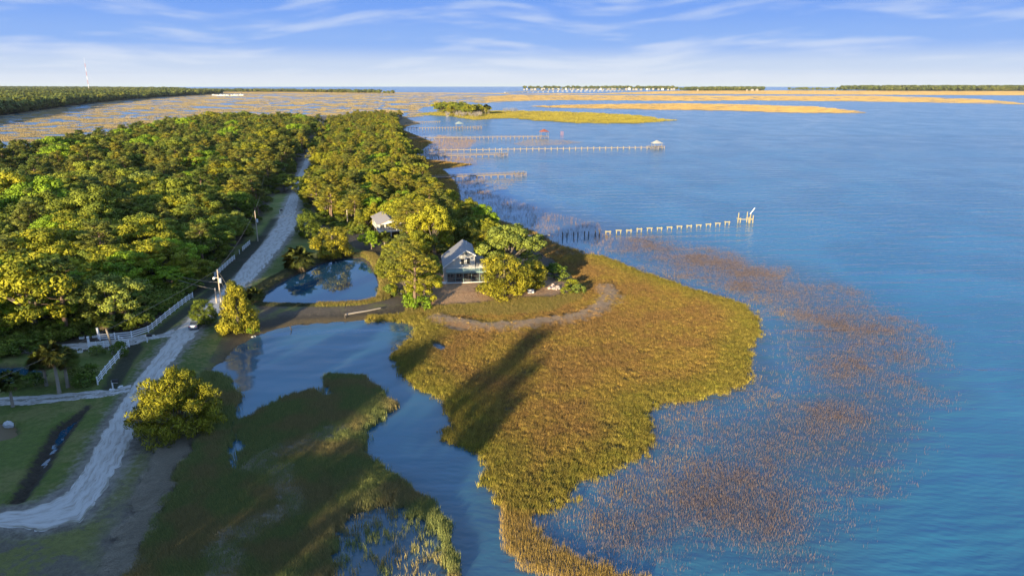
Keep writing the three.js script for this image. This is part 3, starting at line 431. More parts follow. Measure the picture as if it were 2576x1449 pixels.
[[1026, 622, 520, 70, 'pine', 1, 'gold', 'pine close against the stilt house porch'], [1055, 640, 512, 118, 'pine', 2, 'gold', 'tall pine between the two houses'], [1092, 650, 520, 100, 'oak', 0, 'gold', 'gold oak midway between the two houses'], [1030, 590, 500, 110, 'oak', 4, 'gold', 'broad oak behind the stilt house roof'], [1110, 610, 530, 84, 'pine', 0, 'mid', 'pine behind the gold oak between the houses'],
  [1160, 632, 560, 70, 'cedar', 1, 'mid', 'cedar behind the roof ridge of the grey house'], [1195, 622, 568, 62, 'cedar', 2, 'mid', 'pointed cedar behind the grey house, second from its chimney pipe'], [1220, 640, 590, 76, 'cedar', 3, 'gold', 'cedar just behind the low wing of the grey house'], [1240, 668, 600, 70, 'oak', 2, 'gold', 'oak between the low wing and the mossy oak'],
  [1062, 772, 690, 84, 'oak', 0, 'gold', 'low gold oak at the foot of the pond corner pine'], [1022, 752, 672, 76, 'oak', 3, 'gold', 'gold oak between the pond bank and the yard pine'], [1086, 742, 655, 58, 'oak', 1, 'mid', 'oak close to the left wall of the grey house'], [1000, 672, 612, 66, 'oak', 4, 'gold', 'gold oak on the bank between the pond and the stilt house'], [1050, 690, 590, 80, 'oak', 2, 'gold', 'broad gold oak uphill of the pond palms'], [1130, 622, 556, 80, 'oak', 3, 'gold', 'gold oak behind the left roof slope of the grey house'], [1015, 700, 640, 60, 'cedar', 0, 'mid', 'cedar on the bank above the pond, beside the palm'], [1090, 680, 600, 54, 'pine', 2, 'mid', 'slim pine left of the grey house']].forEach(([u, f, t, w, k, v, tint, label]) => marked(k + '_tree', k, v, tint, u, f, t, w, label));
[[1414, 712, 690, 44], [1436, 728, 704, 42], [1455, 742, 716, 40], [1425, 745, 725, 34]].forEach(([u, f, t, w], i) => marked('shrub', 'bush', i, i % 2 ? 'gold' : 'grey', u, f, t, w, ['bush nearest the lone dark tree on the point', 'grey green bush behind the rubble heap', 'outermost bush at the tip of the point', 'low bush on the yard side of the rubble heap'][i], null, 'shrub'));
marked('dead_tree', 'dead', 0, 'mid', 277, 760, 695, 52, 'bare grey tree at the edge of the wood above the gate palm');
marked('dead_tree', 'dead', 1, 'mid', 50, 700, 655, 34, 'bare pale snag among the oaks near the picture edge');
palm(0, G(150, 1003), tall(150, 1003, 893), 2.6, 'leaning palm with split trunk by the black pond');
palm(3, G(118, 985), tall(118, 985, 905), 0.4, 'palm with dry skirt left of the leaning palm');
palm(3, G(172, 990), tall(172, 990, 903), 2, 'palm half hidden right of the leaning palm');
palm(3, G(33, 1036), tall(33, 1036, 958), 1.2, 'short palm beside the two-track driveway');
palm(1, G(284, 903), tall(284, 903, 806), 0.2, 'palm standing in front of the white fence by the gate');
palm(0, G(323, 834), tall(323, 834, 768), 4, 'sunlit palm in the wood edge behind the fence corner');
palm(2, G(752, 684), tall(752, 684, 640), 0, 'small feathery palm on the lawn by the pond');
palm(2, G(640, 770), tall(640, 770, 742), 0.5, 'tiny pale palm behind the pointed cedar');
palm(0, G(1021, 686), tall(1021, 686, 628), 1, 'palm with pale trunk on the slope above the pond');
palm(3, G(968, 640), tall(968, 640, 595), 1, 'palm under the stilt house');
palm(1, G(1146, 612), tall(1146, 612, 553), 1, 'tall palm in the shore thicket behind the grey house');
palm(0, G(1172, 606), tall(1172, 606, 560), 3, 'palm at the shore edge of the thicket');
[[200, 968, 60, 36], [228, 960, 46, 30], [90, 985, 60, 34], [50, 990, 52, 30], [215, 985, 60, 34], [300, 900, 40, 30], [245, 905, 40, 28], [310, 905, 30, 20]].forEach(([u, f, w, hp], i) => marked('shrub', 'bush', i, i % 3 ? 'deep' : 'grey', u, f, f - hp, w, ['tan ornamental clump behind the sloping white fence', 'green shrub nearest the sloping white fence', 'dark shrub left of the leaning palm', 'dark shrub by the short palm', 'drooping grass-like clump by the two-track driveway', 'shrub between the gate posts and the fence corner', 'small clipped bush in front of the short fence', 'small tan bush inside the fence corner'][i], null, 'shrub'));

// woods: trees stand apart on a jittered grid; the 300 that show largest are trees of their own, the rest one mass
const WOODW = [...GP([[-260, 930], [0, 912], [110, 885], [245, 848], [345, 832], [440, 768], [535, 682], [612, 608], [676, 520], [703, 472], [724, 432], [752, 400], [765, 380]]), ...GP([[790, 297], [700, 292], [560, 292], [420, 305], [330, 323], [250, 336], [130, 352], [0, 378], [-260, 410]], 11)];
const STRIP = [...GP([[800, 400], [790, 440], [782, 480], [775, 520], [800, 560], [870, 582], [905, 596], [985, 588], [1010, 640], [1060, 652], [1110, 640], [1200, 628], [1260, 612], [1180, 572], [1110, 535], [1075, 492], [1055, 448], [1028, 408], [1010, 370], [1000, 340], [985, 318]]), ...GP([[1000, 285], [900, 285], [830, 300], [800, 340]], 8)];
const houseSpots = [[...G(277, 772), 5], [...G(280, 790), 5], [...G(285, 810), 5], [-43, 234, 11], [-42, 224, 9], [-40, 217, 7], [-12, 178, 10], [...G(968, 425), 8], [...G(975, 300), 9]];
const spots = [];
function plant(poly, gap, edge, pick) {
  const xs = poly.map((p) => p[0]), ds = poly.map((p) => p[1]), x0 = Math.min(...xs), x1 = Math.max(...xs), d0 = Math.min(...ds), d1 = Math.max(...ds);
  for (let d = d0; d < d1; d += gap) for (let x = x0; x < x1; x += gap) {
    const px = x + (R() - 0.5) * gap * 0.9, pd = d + (R() - 0.5) * gap * 0.9, roll = [R(), R(), R(), R(), R()];
    if (sdPoly(poly, px, pd) < edge * roll[0] + (pd > 300 ? 9 * N2(px * 0.04, pd * 0.04) : 0) || (px < GX0 ? false : sRoad(px, pd) > (pd > 300 ? -1.6 : -4.5)) || houseSpots.some(([a, b, r]) => Math.hypot(a - px, b - pd) < r)) continue;
    const [u, v] = toFrame(px, 6, pd); if (u < -330 || u > 2700) continue;
    if (pd > 240 && roll[4] * 7 % 1 < 0.3 * smooth(240, 300, pd)) continue;
    spots.push({ x: px, d: pd, ...pick(px, pd, roll) });
  }
}
const TONES = ['mid', 'lime', 'gold', 'deep', 'grey'];
const toneAt = (x, d, r) => { const n = fbm(x * 0.035, d * 0.035, 3) + (r - 0.5) * 0.75; return n > 0.36 ? 'gold' : n > 0.12 ? 'lime' : n > -0.2 ? 'mid' : n > -0.38 ? 'grey' : 'deep'; };
plant(WOODW, 7.6, 2, (x, d, r) => {
  const far = smooth(200, 330, d + 40 * N2(x * 0.02, d * 0.02));
  const pine = r[1] < 0.12 + 0.5 * far, cedar = !pine && r[1] > 0.93;
  return pine ? { kind: 'pine', h: 11 + 5 * r[2], tint: r[3] < 0.5 ? 'mid' : r[3] < 0.75 ? 'gold' : 'deep', v: r[4] * 3 | 0, wide: 1.75 } : cedar ? { kind: 'cedar', h: 6 + 3 * r[2], tint: 'mid', v: r[4] * 4 | 0, wide: 1 } : { kind: 'oak', h: (6.5 + 7.5 * r[2] * r[2] + 1.5 * r[2]) * (1 + 0.3 * N2(x * 0.035, d * 0.035)), tint: toneAt(x, d, r[3]), v: r[4] * 5 | 0, wide: (1.1 + 0.45 * (1 - r[2])) * (1 + 0.18 * smooth(230, 320, d)) };
});
plant(STRIP, 5.6, 1.5, (x, d, r) => r[1] < 0.22 ? { kind: 'pine', h: 10 + 3 * r[2], tint: r[3] < 0.6 ? 'gold' : 'mid', v: r[4] * 3 | 0, wide: 1.6 } : r[1] < 0.45 ? { kind: 'cedar', h: 7 + 2.5 * r[2], tint: r[3] < 0.7 ? 'gold' : 'mid', v: r[4] * 4 | 0, wide: 1.1 } : { kind: 'oak', h: 7 + 3.2 * r[2], tint: r[3] < 0.62 ? 'gold' : r[3] < 0.78 ? 'lime' : 'mid', v: r[4] * 5 | 0, wide: 1.05 });  // mostly gold: warm sunlight on the belt is partly in its leaf colour
for (const s of spots) { const [u, v, z] = toFrame(s.x, s.h * 0.7, s.d); s.show = u > -20 && u < 2600 && v < 1460 ? s.h / z : -1; }
spots.sort((a, b) => b.show - a.show);
const SAY = { mid: 'mid green', lime: 'lime green', gold: 'golden green', deep: 'deep green', grey: 'grey green' };
const single = spots.filter((s) => s.show > 0).slice(0, 300), rest = spots.filter((s) => !single.includes(s));
for (const s of single) {
  const edge = -sRoad(s.x, s.d), west = s.x < -75 - (s.d - 200) * 0.2, size = s.h > (s.kind === 'pine' ? 13.5 : 10) ? 'tall ' : s.h < (s.kind === 'pine' ? 12 : 7.5) ? 'low ' : '';
  const row = s.d < 150 ? 'beside the gate drive' : s.d < 185 ? 'behind the curving white fence' : s.d < 225 ? 'level with the pond' : s.d < 275 ? 'near the far utility pole' : s.d < 340 ? 'past the far utility pole' : s.d < 410 ? 'towards the back' : 'at the marsh edge';
  const depth = edge < 14 ? 'roadside edge of' : edge < 40 ? 'inner part of' : edge < 75 ? 'depth of' : 'outer side of';
  const label = size + SAY[s.tint] + ' ' + s.kind + (west ? ' ' + row + ', ' + depth + ' left wood' : ' in the shore belt ' + (s.d < 290 ? 'near the stilt house' : s.d < 360 ? 'past the stilt house' : s.d < 450 ? 'by the nearest dock' : 'by the longer docks'));
  tree(s.kind + '_tree', s.kind, s.v, s.tint, [s.x, s.d], s.h, 6.28 * R(), label, label, s.wide);
}
function mass(name, geo, mat, list, label, category, place) {
  const m = new THREE.InstancedMesh(geo, mat, list.length), q = new THREE.Object3D(), c = new THREE.Color(); m.name = numbered(name); m.castShadow = m.receiveShadow = true;
  list.forEach((s, i) => { q.rotation.set(0, 0, 0); q.scale.setScalar(1); const col = place(q, s, i); q.updateMatrix(); m.setMatrixAt(i, q.matrix); if (col) m.setColorAt(i, c.setRGB(...col)); });
  tag(m, label, category, null, 'stuff'); scene.add(m); return m;
}
const TINTC = { deep: [0.7, 0.85, 0.8], mid: [1, 1, 1], lime: [1.15, 1.45, 0.8], gold: [1.45, 1.22, 0.8], grey: [1.1, 1.1, 1.6] };  // the same tints, gold again with some sunlight in it
const groups = new Map(); for (const s of rest) { const k = s.kind + s.v; (groups.get(k) || groups.set(k, []).get(k)).push(s); }
for (const list of groups.values()) {
  const p = protos[list[0].kind][list[0].v], put = (q, s) => { q.position.set(s.x, Math.max(0, height(clamp(s.x, GX0, GX1), s.d)), -s.d); q.rotation.y = (s.x * 7 + s.d * 3) % 6.28; const k = s.h / p.height; q.scale.set(k * s.wide, k, k * s.wide); return TINTC[s.tint]; };
  mass('forest_trunks', p.trunk, p.bark, list, 'trunks of the far part of the wood', 'wood', (q, s) => { put(q, s); });
  mass('forest', p.crown, TINT.mid, list, 'crowns of the far part of the wood', 'wood', put);
}
{ // undergrowth along the wood edge
  const list = []; for (let i = 0; i < 2600; i++) { const u = -200 + 1000 * R(), v = 400 + 520 * R(), [x, d] = G(u, v), s = sdPoly(WOODW, x, d); if (s > -1.5 && s < 16 && sRoad(x, d) < -3.5) list.push([x, d, 0.6 + 0.9 * R(), R()]); }
  for (let i = 0; i < 1500; i++) { const u = 740 + 520 * R(), v = 330 + 320 * R(), [x, d] = G(u, v), s = sdPoly(STRIP, x, d); if (s > -3 && s < 9 && sRoad(x, d) < -3 && sPond(x, d) < -2 && Math.hypot(x + 43, d - 232) > 9) list.push([x, d, 0.5 + 0.8 * R(), R()]); }
  mass('undergrowth', protos.bush[0].crown, TINT.mid, list, 'bushy undergrowth along the edges of the woods', 'undergrowth', (q, [x, d, s, t]) => { q.position.set(x, Math.max(0, height(x, d)) - 0.1, -d); q.rotation.y = 6.28 * t; q.scale.set(s * 1.2, s, s * 1.2); return mix3([0.7, 0.8, 0.8], [1.1, 1.0, 0.9], t); });
}
{ // tall trees behind the camera's left: their long shadows lie over the road and the near marsh
  const cs = Math.cos(SUN_TURN), sn = Math.sin(SUN_TURN);
  [[-39, 4, 17, 'pine', 0.8], [-41.5, -12, 22, 'pine', 0.9], [-46.5, -10, 25, 'pine', 1], [-51.5, -6, 14, 'oak', 0.6], [-54.6, -6, 14.5, 'oak', 0.55], [-64.7, -6, 22, 'oak', 0.56], [-70, -8, 21, 'oak'], [-52, -38, 21.5, 'oak', 0.4], [-66.6, -38, 22.5, 'oak', 0.56], [-76.5, -40, 22.5, 'oak'], [-84, -40, 22.5, 'oak'], [-91, -40, 23, 'oak'], [-98, -40, 24, 'oak'], [-105, -40, 24, 'oak'], [-73, -24, 20, 'oak'], [-80, -24, 19.5, 'oak'], [-87, -22, 19.5, 'oak'], [-94, -22, 20, 'oak'], [-101, -24, 21, 'oak'], [-109, -20, 21, 'oak'], [-117, -16, 21, 'oak'], [-76, -2, 17, 'oak'], [-83, -8, 16.5, 'oak'], [-90, -4, 18, 'oak'], [-97, -10, 20, 'oak'], [-105, -6, 19, 'oak'], [-113, -2, 19, 'oak'], [-121, 4, 19, 'oak'], [-130, 10, 19, 'oak'], [-140, 16, 19, 'oak'], [-150, 24, 19, 'oak'], [-160, 34, 19, 'oak']].forEach(([q, a, h, k, wd = 0.72], i) => {
    const x = q * cs + a * sn, d = -q * sn + a * cs;
    tree(k + '_tree', k, i, 'mid', [x, d], h, i, 'tall tree behind the viewpoint whose shadow falls across the marsh', 'tall trees behind the viewpoint', wd, 'tree', 0.8);
  });
}
console.log('trees', single.length, rest.length);

// ------------------------------------------------------------------ marsh grass, reeds, straw
function tuft(seed, n, h, spread, w, bend = 0.35) {
  const r = rngOf(seed), pos = [], col = [];
  for (let i = 0; i < n; i++) { const a = 6.2832 * r(), q = spread * Math.sqrt(r()), x = Math.cos(a) * q, z = Math.sin(a) * q, f = 6.2832 * r(), ww = w * (0.6 + 0.8 * r()), hh = h * (0.55 + 0.6 * r()), b = bend * hh * (r() + 0.2), ba = 6.2832 * r(), tx = x + Math.cos(ba) * b, tz = z + Math.sin(ba) * b, mx = lerp(x, tx, 0.35), mz = lerp(z, tz, 0.35), k = 0.7 + 0.6 * r(), cx = Math.cos(f) * ww / 2, cz = Math.sin(f) * ww / 2;
    pos.push(x - cx, -0.1, z - cz, x + cx, -0.1, z + cz, mx + cx, hh * 0.6, mz + cz, x - cx, -0.1, z - cz, mx + cx, hh * 0.6, mz + cz, mx - cx, hh * 0.6, mz - cz, mx - cx, hh * 0.6, mz - cz, mx + cx, hh * 0.6, mz + cz, tx, hh, tz);
    for (let j = 0; j < 9; j++) col.push(k, k, k); }
  return geoOf(pos, null, col);
}
const grassMat = new THREE.MeshStandardMaterial({ color: lin(1, 1, 1), vertexColors: true, roughness: 0.9, side: THREE.DoubleSide });
const G_GREEN = [0.25, 0.225, 0.025], G_GOLD = [0.36, 0.238, 0.045], G_BROWN = [0.31, 0.18, 0.05], G_DARK = [0.085, 0.085, 0.03], G_PINK = [0.145, 0.108, 0.1], G_SHADE = [0.12, 0.14, 0.05];
const bladeList = (count, u0, u1, v0, v1, test) => { const a = []; let guard = 0; const [xa] = G(u0, v1), [xb] = G(u1, v1), [xc, dmax] = G(u0, v0), [xe] = G(u1, v0), x0 = Math.min(xa, xc), x1 = Math.max(xb, xe), dmin = G(u0, v1)[1]; while (a.length < count && guard++ < count * 14) { const x = lerp(x0, x1, R()), d = lerp(dmin, dmax, R()), s = test(x, d); if (s) { a.push([x, d, s, R()]); } } return a; };
const standOn = (x, d) => Math.max(height(x, d), -0.05);
const dense = tuft(800, 11, 0.85, 0.42, 0.055), fine = tuft(801, 8, 0.95, 0.34, 0.05), reed = tuft(802, 3, 0.9, 0.5, 0.028, 0.3);
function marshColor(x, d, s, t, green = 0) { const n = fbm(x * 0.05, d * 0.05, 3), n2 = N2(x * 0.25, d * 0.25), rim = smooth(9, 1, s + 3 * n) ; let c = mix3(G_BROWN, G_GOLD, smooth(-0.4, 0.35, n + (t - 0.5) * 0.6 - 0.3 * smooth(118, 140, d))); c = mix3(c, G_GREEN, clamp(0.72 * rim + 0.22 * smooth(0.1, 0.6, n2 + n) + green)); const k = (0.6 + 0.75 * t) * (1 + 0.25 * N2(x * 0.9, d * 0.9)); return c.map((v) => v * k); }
const MIDCREEK = GP([[1205, 1470], [1200, 1400], [1180, 1290], [1090, 1180], [1050, 1080], [1020, 1010], [960, 930], [900, 850], [900, 800]]), creekX = (d) => { let i = 1; while (i < MIDCREEK.length - 1 && MIDCREEK[i][1] < d) i++; const [a, b] = [MIDCREEK[i - 1], MIDCREEK[i]]; return lerp(a[0], b[0], clamp((d - a[1]) / (b[1] - a[1]))); };
{
  // the point: a broad tongue of marsh in front of the house
  const onPoint = (x, d) => { if (x < -32 || x < creekX(d)) return 0; const s = sMain(x, d); if (s < -0.6 - (x < 2 && d < 140 ? 1.1 : 1.7) * R() * R() || sUp(x, d) > 0.5 || sPool(x, d) > -0.2 || (lWrack(x, d) + 2.4 * fbm(x * 0.7 + 50, d * 0.7, 3) > -1.5 - R() && N2(x * 0.35, d * 0.5) > -0.45) || d > 216) return 0; const bare = fbm(x * 0.11 + 30, d * 0.11, 3); return R() < (bare > 0.4 ? 0.25 : 1) * smooth(-0.75, 0.1, N2(x * 0.75, d * 0.75) + 0.35 * N2(x * 2, d * 2)) ? Math.max(s, 0.05) : 0; };
  const p1 = bladeList(115000, 990, 1900, 645, 1300, onPoint);
  mass('marsh_grass', dense, grassMat, p1, 'golden marsh grass covering the point below the house', 'marsh grass', (q, [x, d, s, t]) => { q.position.set(x, standOn(x, d), -d); q.rotation.y = 6.28 * t; const k = (0.45 + 0.8 * ((t * 17) % 1)) * (0.85 + 0.3 * smooth(6, 0, s)); q.scale.set(0.9, k * 0.78, 0.9); return marshColor(x, d, s, t); });
  // near marsh beside the creek
  const onNear = (x, d) => { if (x > creekX(d) || x < -58 || d > 122) return 0; const s = sMain(x, d), u = sUp(x, d); if (s < -0.2 - 1.1 * R() * R() || (s > 0.4 && height(x, d) < -0.06 + 0.05 * R() && R() > 0.12) || u > 1.6 + N2(x * 0.2, d * 0.2) * 2 || lBank(x, d) > -1.5) return 0; if (x > -32 && d < 90 && sdPoly(FLOOD, x, d) > -0.5 && R() > 0.22 + 0.3 * N2(x * 0.3, d * 0.3)) return 0; return R() < smooth(-0.9, -0.1, N2(x * 0.6, d * 0.6)) ? Math.max(s, 0.05) : 0; };
  const p2 = bladeList(85000, 330, 1150, 945, 1470, onNear);
  mass('marsh_grass', fine, grassMat, p2, 'green brown marsh grass between the road bank and the creek', 'marsh grass', (q, [x, d, s, t]) => { q.position.set(x, standOn(x, d), -d); q.rotation.y = 6.28 * t; q.scale.set(1.1, 0.75 + 0.5 * ((t * 13) % 1), 1.1); const n = fbm(x * 0.09, d * 0.09, 3); const k = 0.8 + 0.4 * t; return mix3(mix3([0.19, 0.235, 0.07], [0.26, 0.215, 0.085], smooth(-0.2, 0.4, n + 0.12 * smooth(-45, -15, x))), G_GOLD, 0.2 * t).map((v) => v * k); });
  // shore strip right of the trees and the low spits by the docks
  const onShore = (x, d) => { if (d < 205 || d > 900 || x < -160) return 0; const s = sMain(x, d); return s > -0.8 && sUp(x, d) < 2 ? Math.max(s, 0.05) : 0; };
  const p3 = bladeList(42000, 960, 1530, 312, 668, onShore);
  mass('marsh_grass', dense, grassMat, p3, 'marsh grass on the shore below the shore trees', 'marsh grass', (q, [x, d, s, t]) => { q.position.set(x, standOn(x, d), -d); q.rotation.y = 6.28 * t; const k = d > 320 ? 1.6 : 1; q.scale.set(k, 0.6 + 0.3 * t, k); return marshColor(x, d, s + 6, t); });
  // rank grass between yard and wrack line, pond banks; left bank tufts darker, their shade put into the colour
  const onBank = (x, d) => { const u = sUp(x, d), y = sYard(x, d), p = sPond(x, d); if (x > -24 && d > 146 && d < 215 && u > -1 && u < 9 && y < -1 && d < 176) return 1; return p > -3.2 && p < -0.3 && d > 150 && R() < 0.9 ? (x > -45 ? 1 : 0.5) : 0; };
  const p4 = bladeList(16000, 640, 1490, 640, 815, onBank);
  mass('bank_grass', dense, grassMat, p4, 'rank green grass round the yard and along the pond banks', 'grass', (q, [x, d, s, t]) => { q.position.set(x, Math.max(0, height(x, d)), -d); q.rotation.y = 6.28 * t; const k = s < 1 ? 0.35 : 0.75; q.scale.set(1.1, k * (0.7 + 0.6 * t), 1.1); return s < 1 ? mix3([0.07, 0.085, 0.03], [0.1, 0.1, 0.04], t) : mix3([0.2, 0.2, 0.03], [0.26, 0.19, 0.05], t); });
  // reeds standing in the open water
  const REEDS = GP([[1290, 1296], [1400, 1230], [1600, 1100], [1640, 1020], [1860, 960], [1880, 900], [1890, 800], [1700, 722], [1540, 655], [1520, 620], [1540, 585], [1700, 590], [1900, 640], [2100, 700], [2300, 770], [2420, 860], [2440, 1000], [2380, 1150], [2250, 1300], [2150, 1449], [2100, 1500], [1290, 1500]]);
  const FRINGE = GP([[1270, 1265], [1290, 1310], [1310, 1350], [1345, 1390], [1410, 1425], [1490, 1452], [1580, 1485]]);
  const onReeds = (x, d) => { if (sMain(x, d) > -0.2) return 0; if (d < 80 && dLine(FRINGE, x, d) < 2.2 + 1.2 * N2(x * 0.5, d * 0.5) && R() < 0.9) return 2; const s = sdPoly(REEDS, x, d); if (s < 0) return 0; const n = fbm(x * 0.045 + 9, d * 0.045, 4), [u, v] = toFrame(x, 0, d), shore = smooth(10, 0.5, -sMain0(x, d)); const near = smooth(900, 1350, v) * smooth(2350, 1500, u); const k = smooth(-2, 38, s + 8 * n) * (0.2 + 0.62 * near + 0.25 * smooth(-0.1, 0.5, n) + 0.8 * shore * smooth(1000, 1200, v) ) * smooth(-0.8, 0.1, n + 0.35 * near + 0.25); return R() < k ? 1 : 0; };
  const p5 = bladeList(120000, 1280, 2450, 585, 1480, onReeds);
  mass('reeds', reed, grassMat, p5, 'sparse pinkish reeds standing in the flooded shallows', 'reeds', (q, [x, d, s, t]) => { q.position.set(x, -0.05, -d); q.rotation.y = 6.28 * t; q.scale.set(1, (s === 2 ? 0.6 : 0.32) + 0.45 * ((t * 11) % 1), 1); return mix3(G_PINK, G_GOLD, s === 2 ? 0.85 : smooth(0.3, 1, t) * smooth(-14, -1, sMain0(x, d))).map((v) => v * (0.75 + 0.4 * ((t * 7) % 1))); });
  // reeds in the shaded shallows by the ruined pier and the docks
  const COVE = GP([[1150, 480], [1170, 520], [1240, 548], [1345, 585], [1405, 615], [1525, 650], [1545, 600], [1500, 560], [1400, 540], [1300, 505], [1220, 480]]), COVE2 = GP([[1040, 390], [1085, 360], [1100, 340], [1200, 352], [1180, 372], [1120, 385], [1190, 400], [1200, 412], [1060, 402]]), COVE3 = GP([[1125, 440], [1145, 465], [1150, 480], [1200, 470], [1230, 448], [1180, 440]]);
  const p6 = bladeList(9000, 1030, 1550, 338, 655, (x, d) => sMain(x, d) < 0 && ((sdPoly(COVE, x, d) > 0 && R() < smooth(-0.5, 0.4, fbm(x * 0.06, d * 0.06, 3) + 0.1)) || (sdPoly(COVE2, x, d) > 0 && R() < 0.5) || (sdPoly(COVE3, x, d) > 0 && R() < 0.4)) ? 1 : 0);
  mass('reeds', reed, grassMat, p6, 'reed stems in the shaded shallows near the docks', 'reeds', (q, [x, d, s, t]) => { q.position.set(x, -0.05, -d); q.rotation.y = 6.28 * t; const k = d > 330 ? 1.7 : 1; q.scale.set(k, 0.9 + 0.4 * t, k); return mix3(G_PINK, G_BROWN, t); });
  // drowned grass flats that colour the water by the docks
  const FLATS = [GP([[1290, 362], [1340, 349], [1420, 352], [1470, 358], [1400, 365], [1320, 368]]), GP([[1190, 462], [1250, 448], [1310, 452], [1270, 478], [1210, 490]])];
  const p7 = bladeList(3500, 1180, 1480, 346, 492, (x, d) => sdPoly(FLATS[0], x, d) > 0 || sdPoly(FLATS[1], x, d) > 0 ? 1 : 0);
  mass('reeds', reed, grassMat, p7, 'drowned tan grass flats between the docks', 'reeds', (q, [x, d, s, t]) => { q.position.set(x, -0.05, -d); q.rotation.y = 6.28 * t; q.scale.set(2, 0.35, 2); return mix3(G_PINK, G_GOLD, t); });
  // dry straw washed up in mats
  const straw = (() => { const r = rngOf(850), pos = [], col = []; for (let i = 0; i < 14; i++) { const x = (r() - 0.5) * 1.1, z = (r() - 0.5) * 1.1, a = 6.28 * r(), l = 0.5 + 0.9 * r(), w = 0.032, y0 = 0.02 + 0.3 * r(), y1 = 0.02 + 0.3 * r(), dx = Math.cos(a) * l / 2, dz = Math.sin(a) * l / 2, sx = -Math.sin(a) * w / 2, sz = Math.cos(a) * w / 2, k = 0.7 + 0.6 * r(); pos.push(x - dx - sx, y0, z - dz - sz, x - dx + sx, y0, z - dz + sz, x + dx + sx, y1, z + dz + sz, x - dx - sx, y0, z - dz - sz, x + dx + sx, y1, z + dz + sz, x + dx - sx, y1, z + dz - sz); for (let j = 0; j < 6; j++) col.push(k, k, k); } return geoOf(pos, null, col); })();
  const p8 = bladeList(20000, 300, 1560, 720, 1470, (x, d) => { const n = N2(x * 0.4, d * 0.4), a = dLine(WRACK, x, d) + n, b = dLine(WRACK2, x, d) + n * 0.8, c = dLine(BANK, x, d) + n; return a + 1.5 * fbm(x * 0.3, d * 0.3, 2) < 2.1 ? 1 : b < 1.1 ? 2 : c < 1.1 && d < 100 ? 2 : 0; });
  mass('straw_wrack', straw, grassMat, p8, 'matted dry straw washed up along the marsh', 'straw', (q, [x, d, s, t]) => { q.position.set(x, standOn(x, d) + (s === 2 ? 0.45 : 0.02), -d); q.rotation.set(0.1 * (t - 0.5), 6.28 * t, 0); q.scale.setScalar(0.9 + 0.4 * t); return s === 1 ? mix3([0.68, 0.47, 0.27], [0.45, 0.29, 0.15], t) : mix3([0.26, 0.22, 0.16], [0.19, 0.16, 0.11], t); });
}
console.log('grass');

// ------------------------------------------------------------------ far marshes: sheets cut along their wandering water edges, grass standing on them
const chartOf = ([x, d]) => [x / d, Math.log(d)];
const FAR = [
  { poly: [[-500, 470], [300, 400], [700, 330], [1000, 300], [1075, 290], [1046, 277], [1080, 268], [1150, 262], [1290, 256], [1400, 250], [1290, 240], [900, 236.5], [600, 234], [470, 238], [380, 246], [280, 254], [200, 263], [100, 278], [0, 292], [-500, 340]], wet: 0.2, tone: 0 },
  { poly: [[1200, 246], [1282, 238.5], [1700, 240.5], [2200, 241.5], [2450, 249], [2600, 263], [2400, 259], [2150, 255], [1900, 253], [1717, 254], [1400, 252], [1240, 254]], wet: 0.12, tone: 0.35 },
  { poly: [[1330, 267], [1450, 264], [1560, 262], [1717, 260.5], [1900, 264], [2050, 269], [2150, 279], [2175, 284.5], [1990, 284], [1850, 279], [1717, 277], [1500, 273], [1380, 271]], wet: 0.1, tone: 0.6 },
  { poly: [[1030, 288], [1090, 283], [1180, 280], [1280, 279], [1400, 281], [1520, 286], [1610, 291], [1660, 299], [1700, 303], [1600, 311], [1450, 310], [1340, 303], [1280, 297], [1230, 300], [1191, 302], [1130, 293]], wet: 0.02, tone: 1 },
  { poly: [[1290, 235], [1500, 235.5], [1700, 228.5], [2000, 227.5], [2300, 229], [2700, 229], [2700, 240], [2300, 239], [2000, 237.5], [1700, 236.5], [1400, 237.5]], wet: 0.05, tone: 0.3 },
  { poly: [[380, 229], [520, 231], [800, 231], [1000, 233], [1280, 234.5], [1280, 236.5], [1000, 236], [600, 235], [400, 238]], wet: -0.5, tone: 0.2 },
].map((f) => ({ ...f, poly: GP(f.poly).map(chartOf) }));
FAR.forEach((f) => { f.flat = f.poly.map(([x, y]) => [x * 16, y * 9]); });
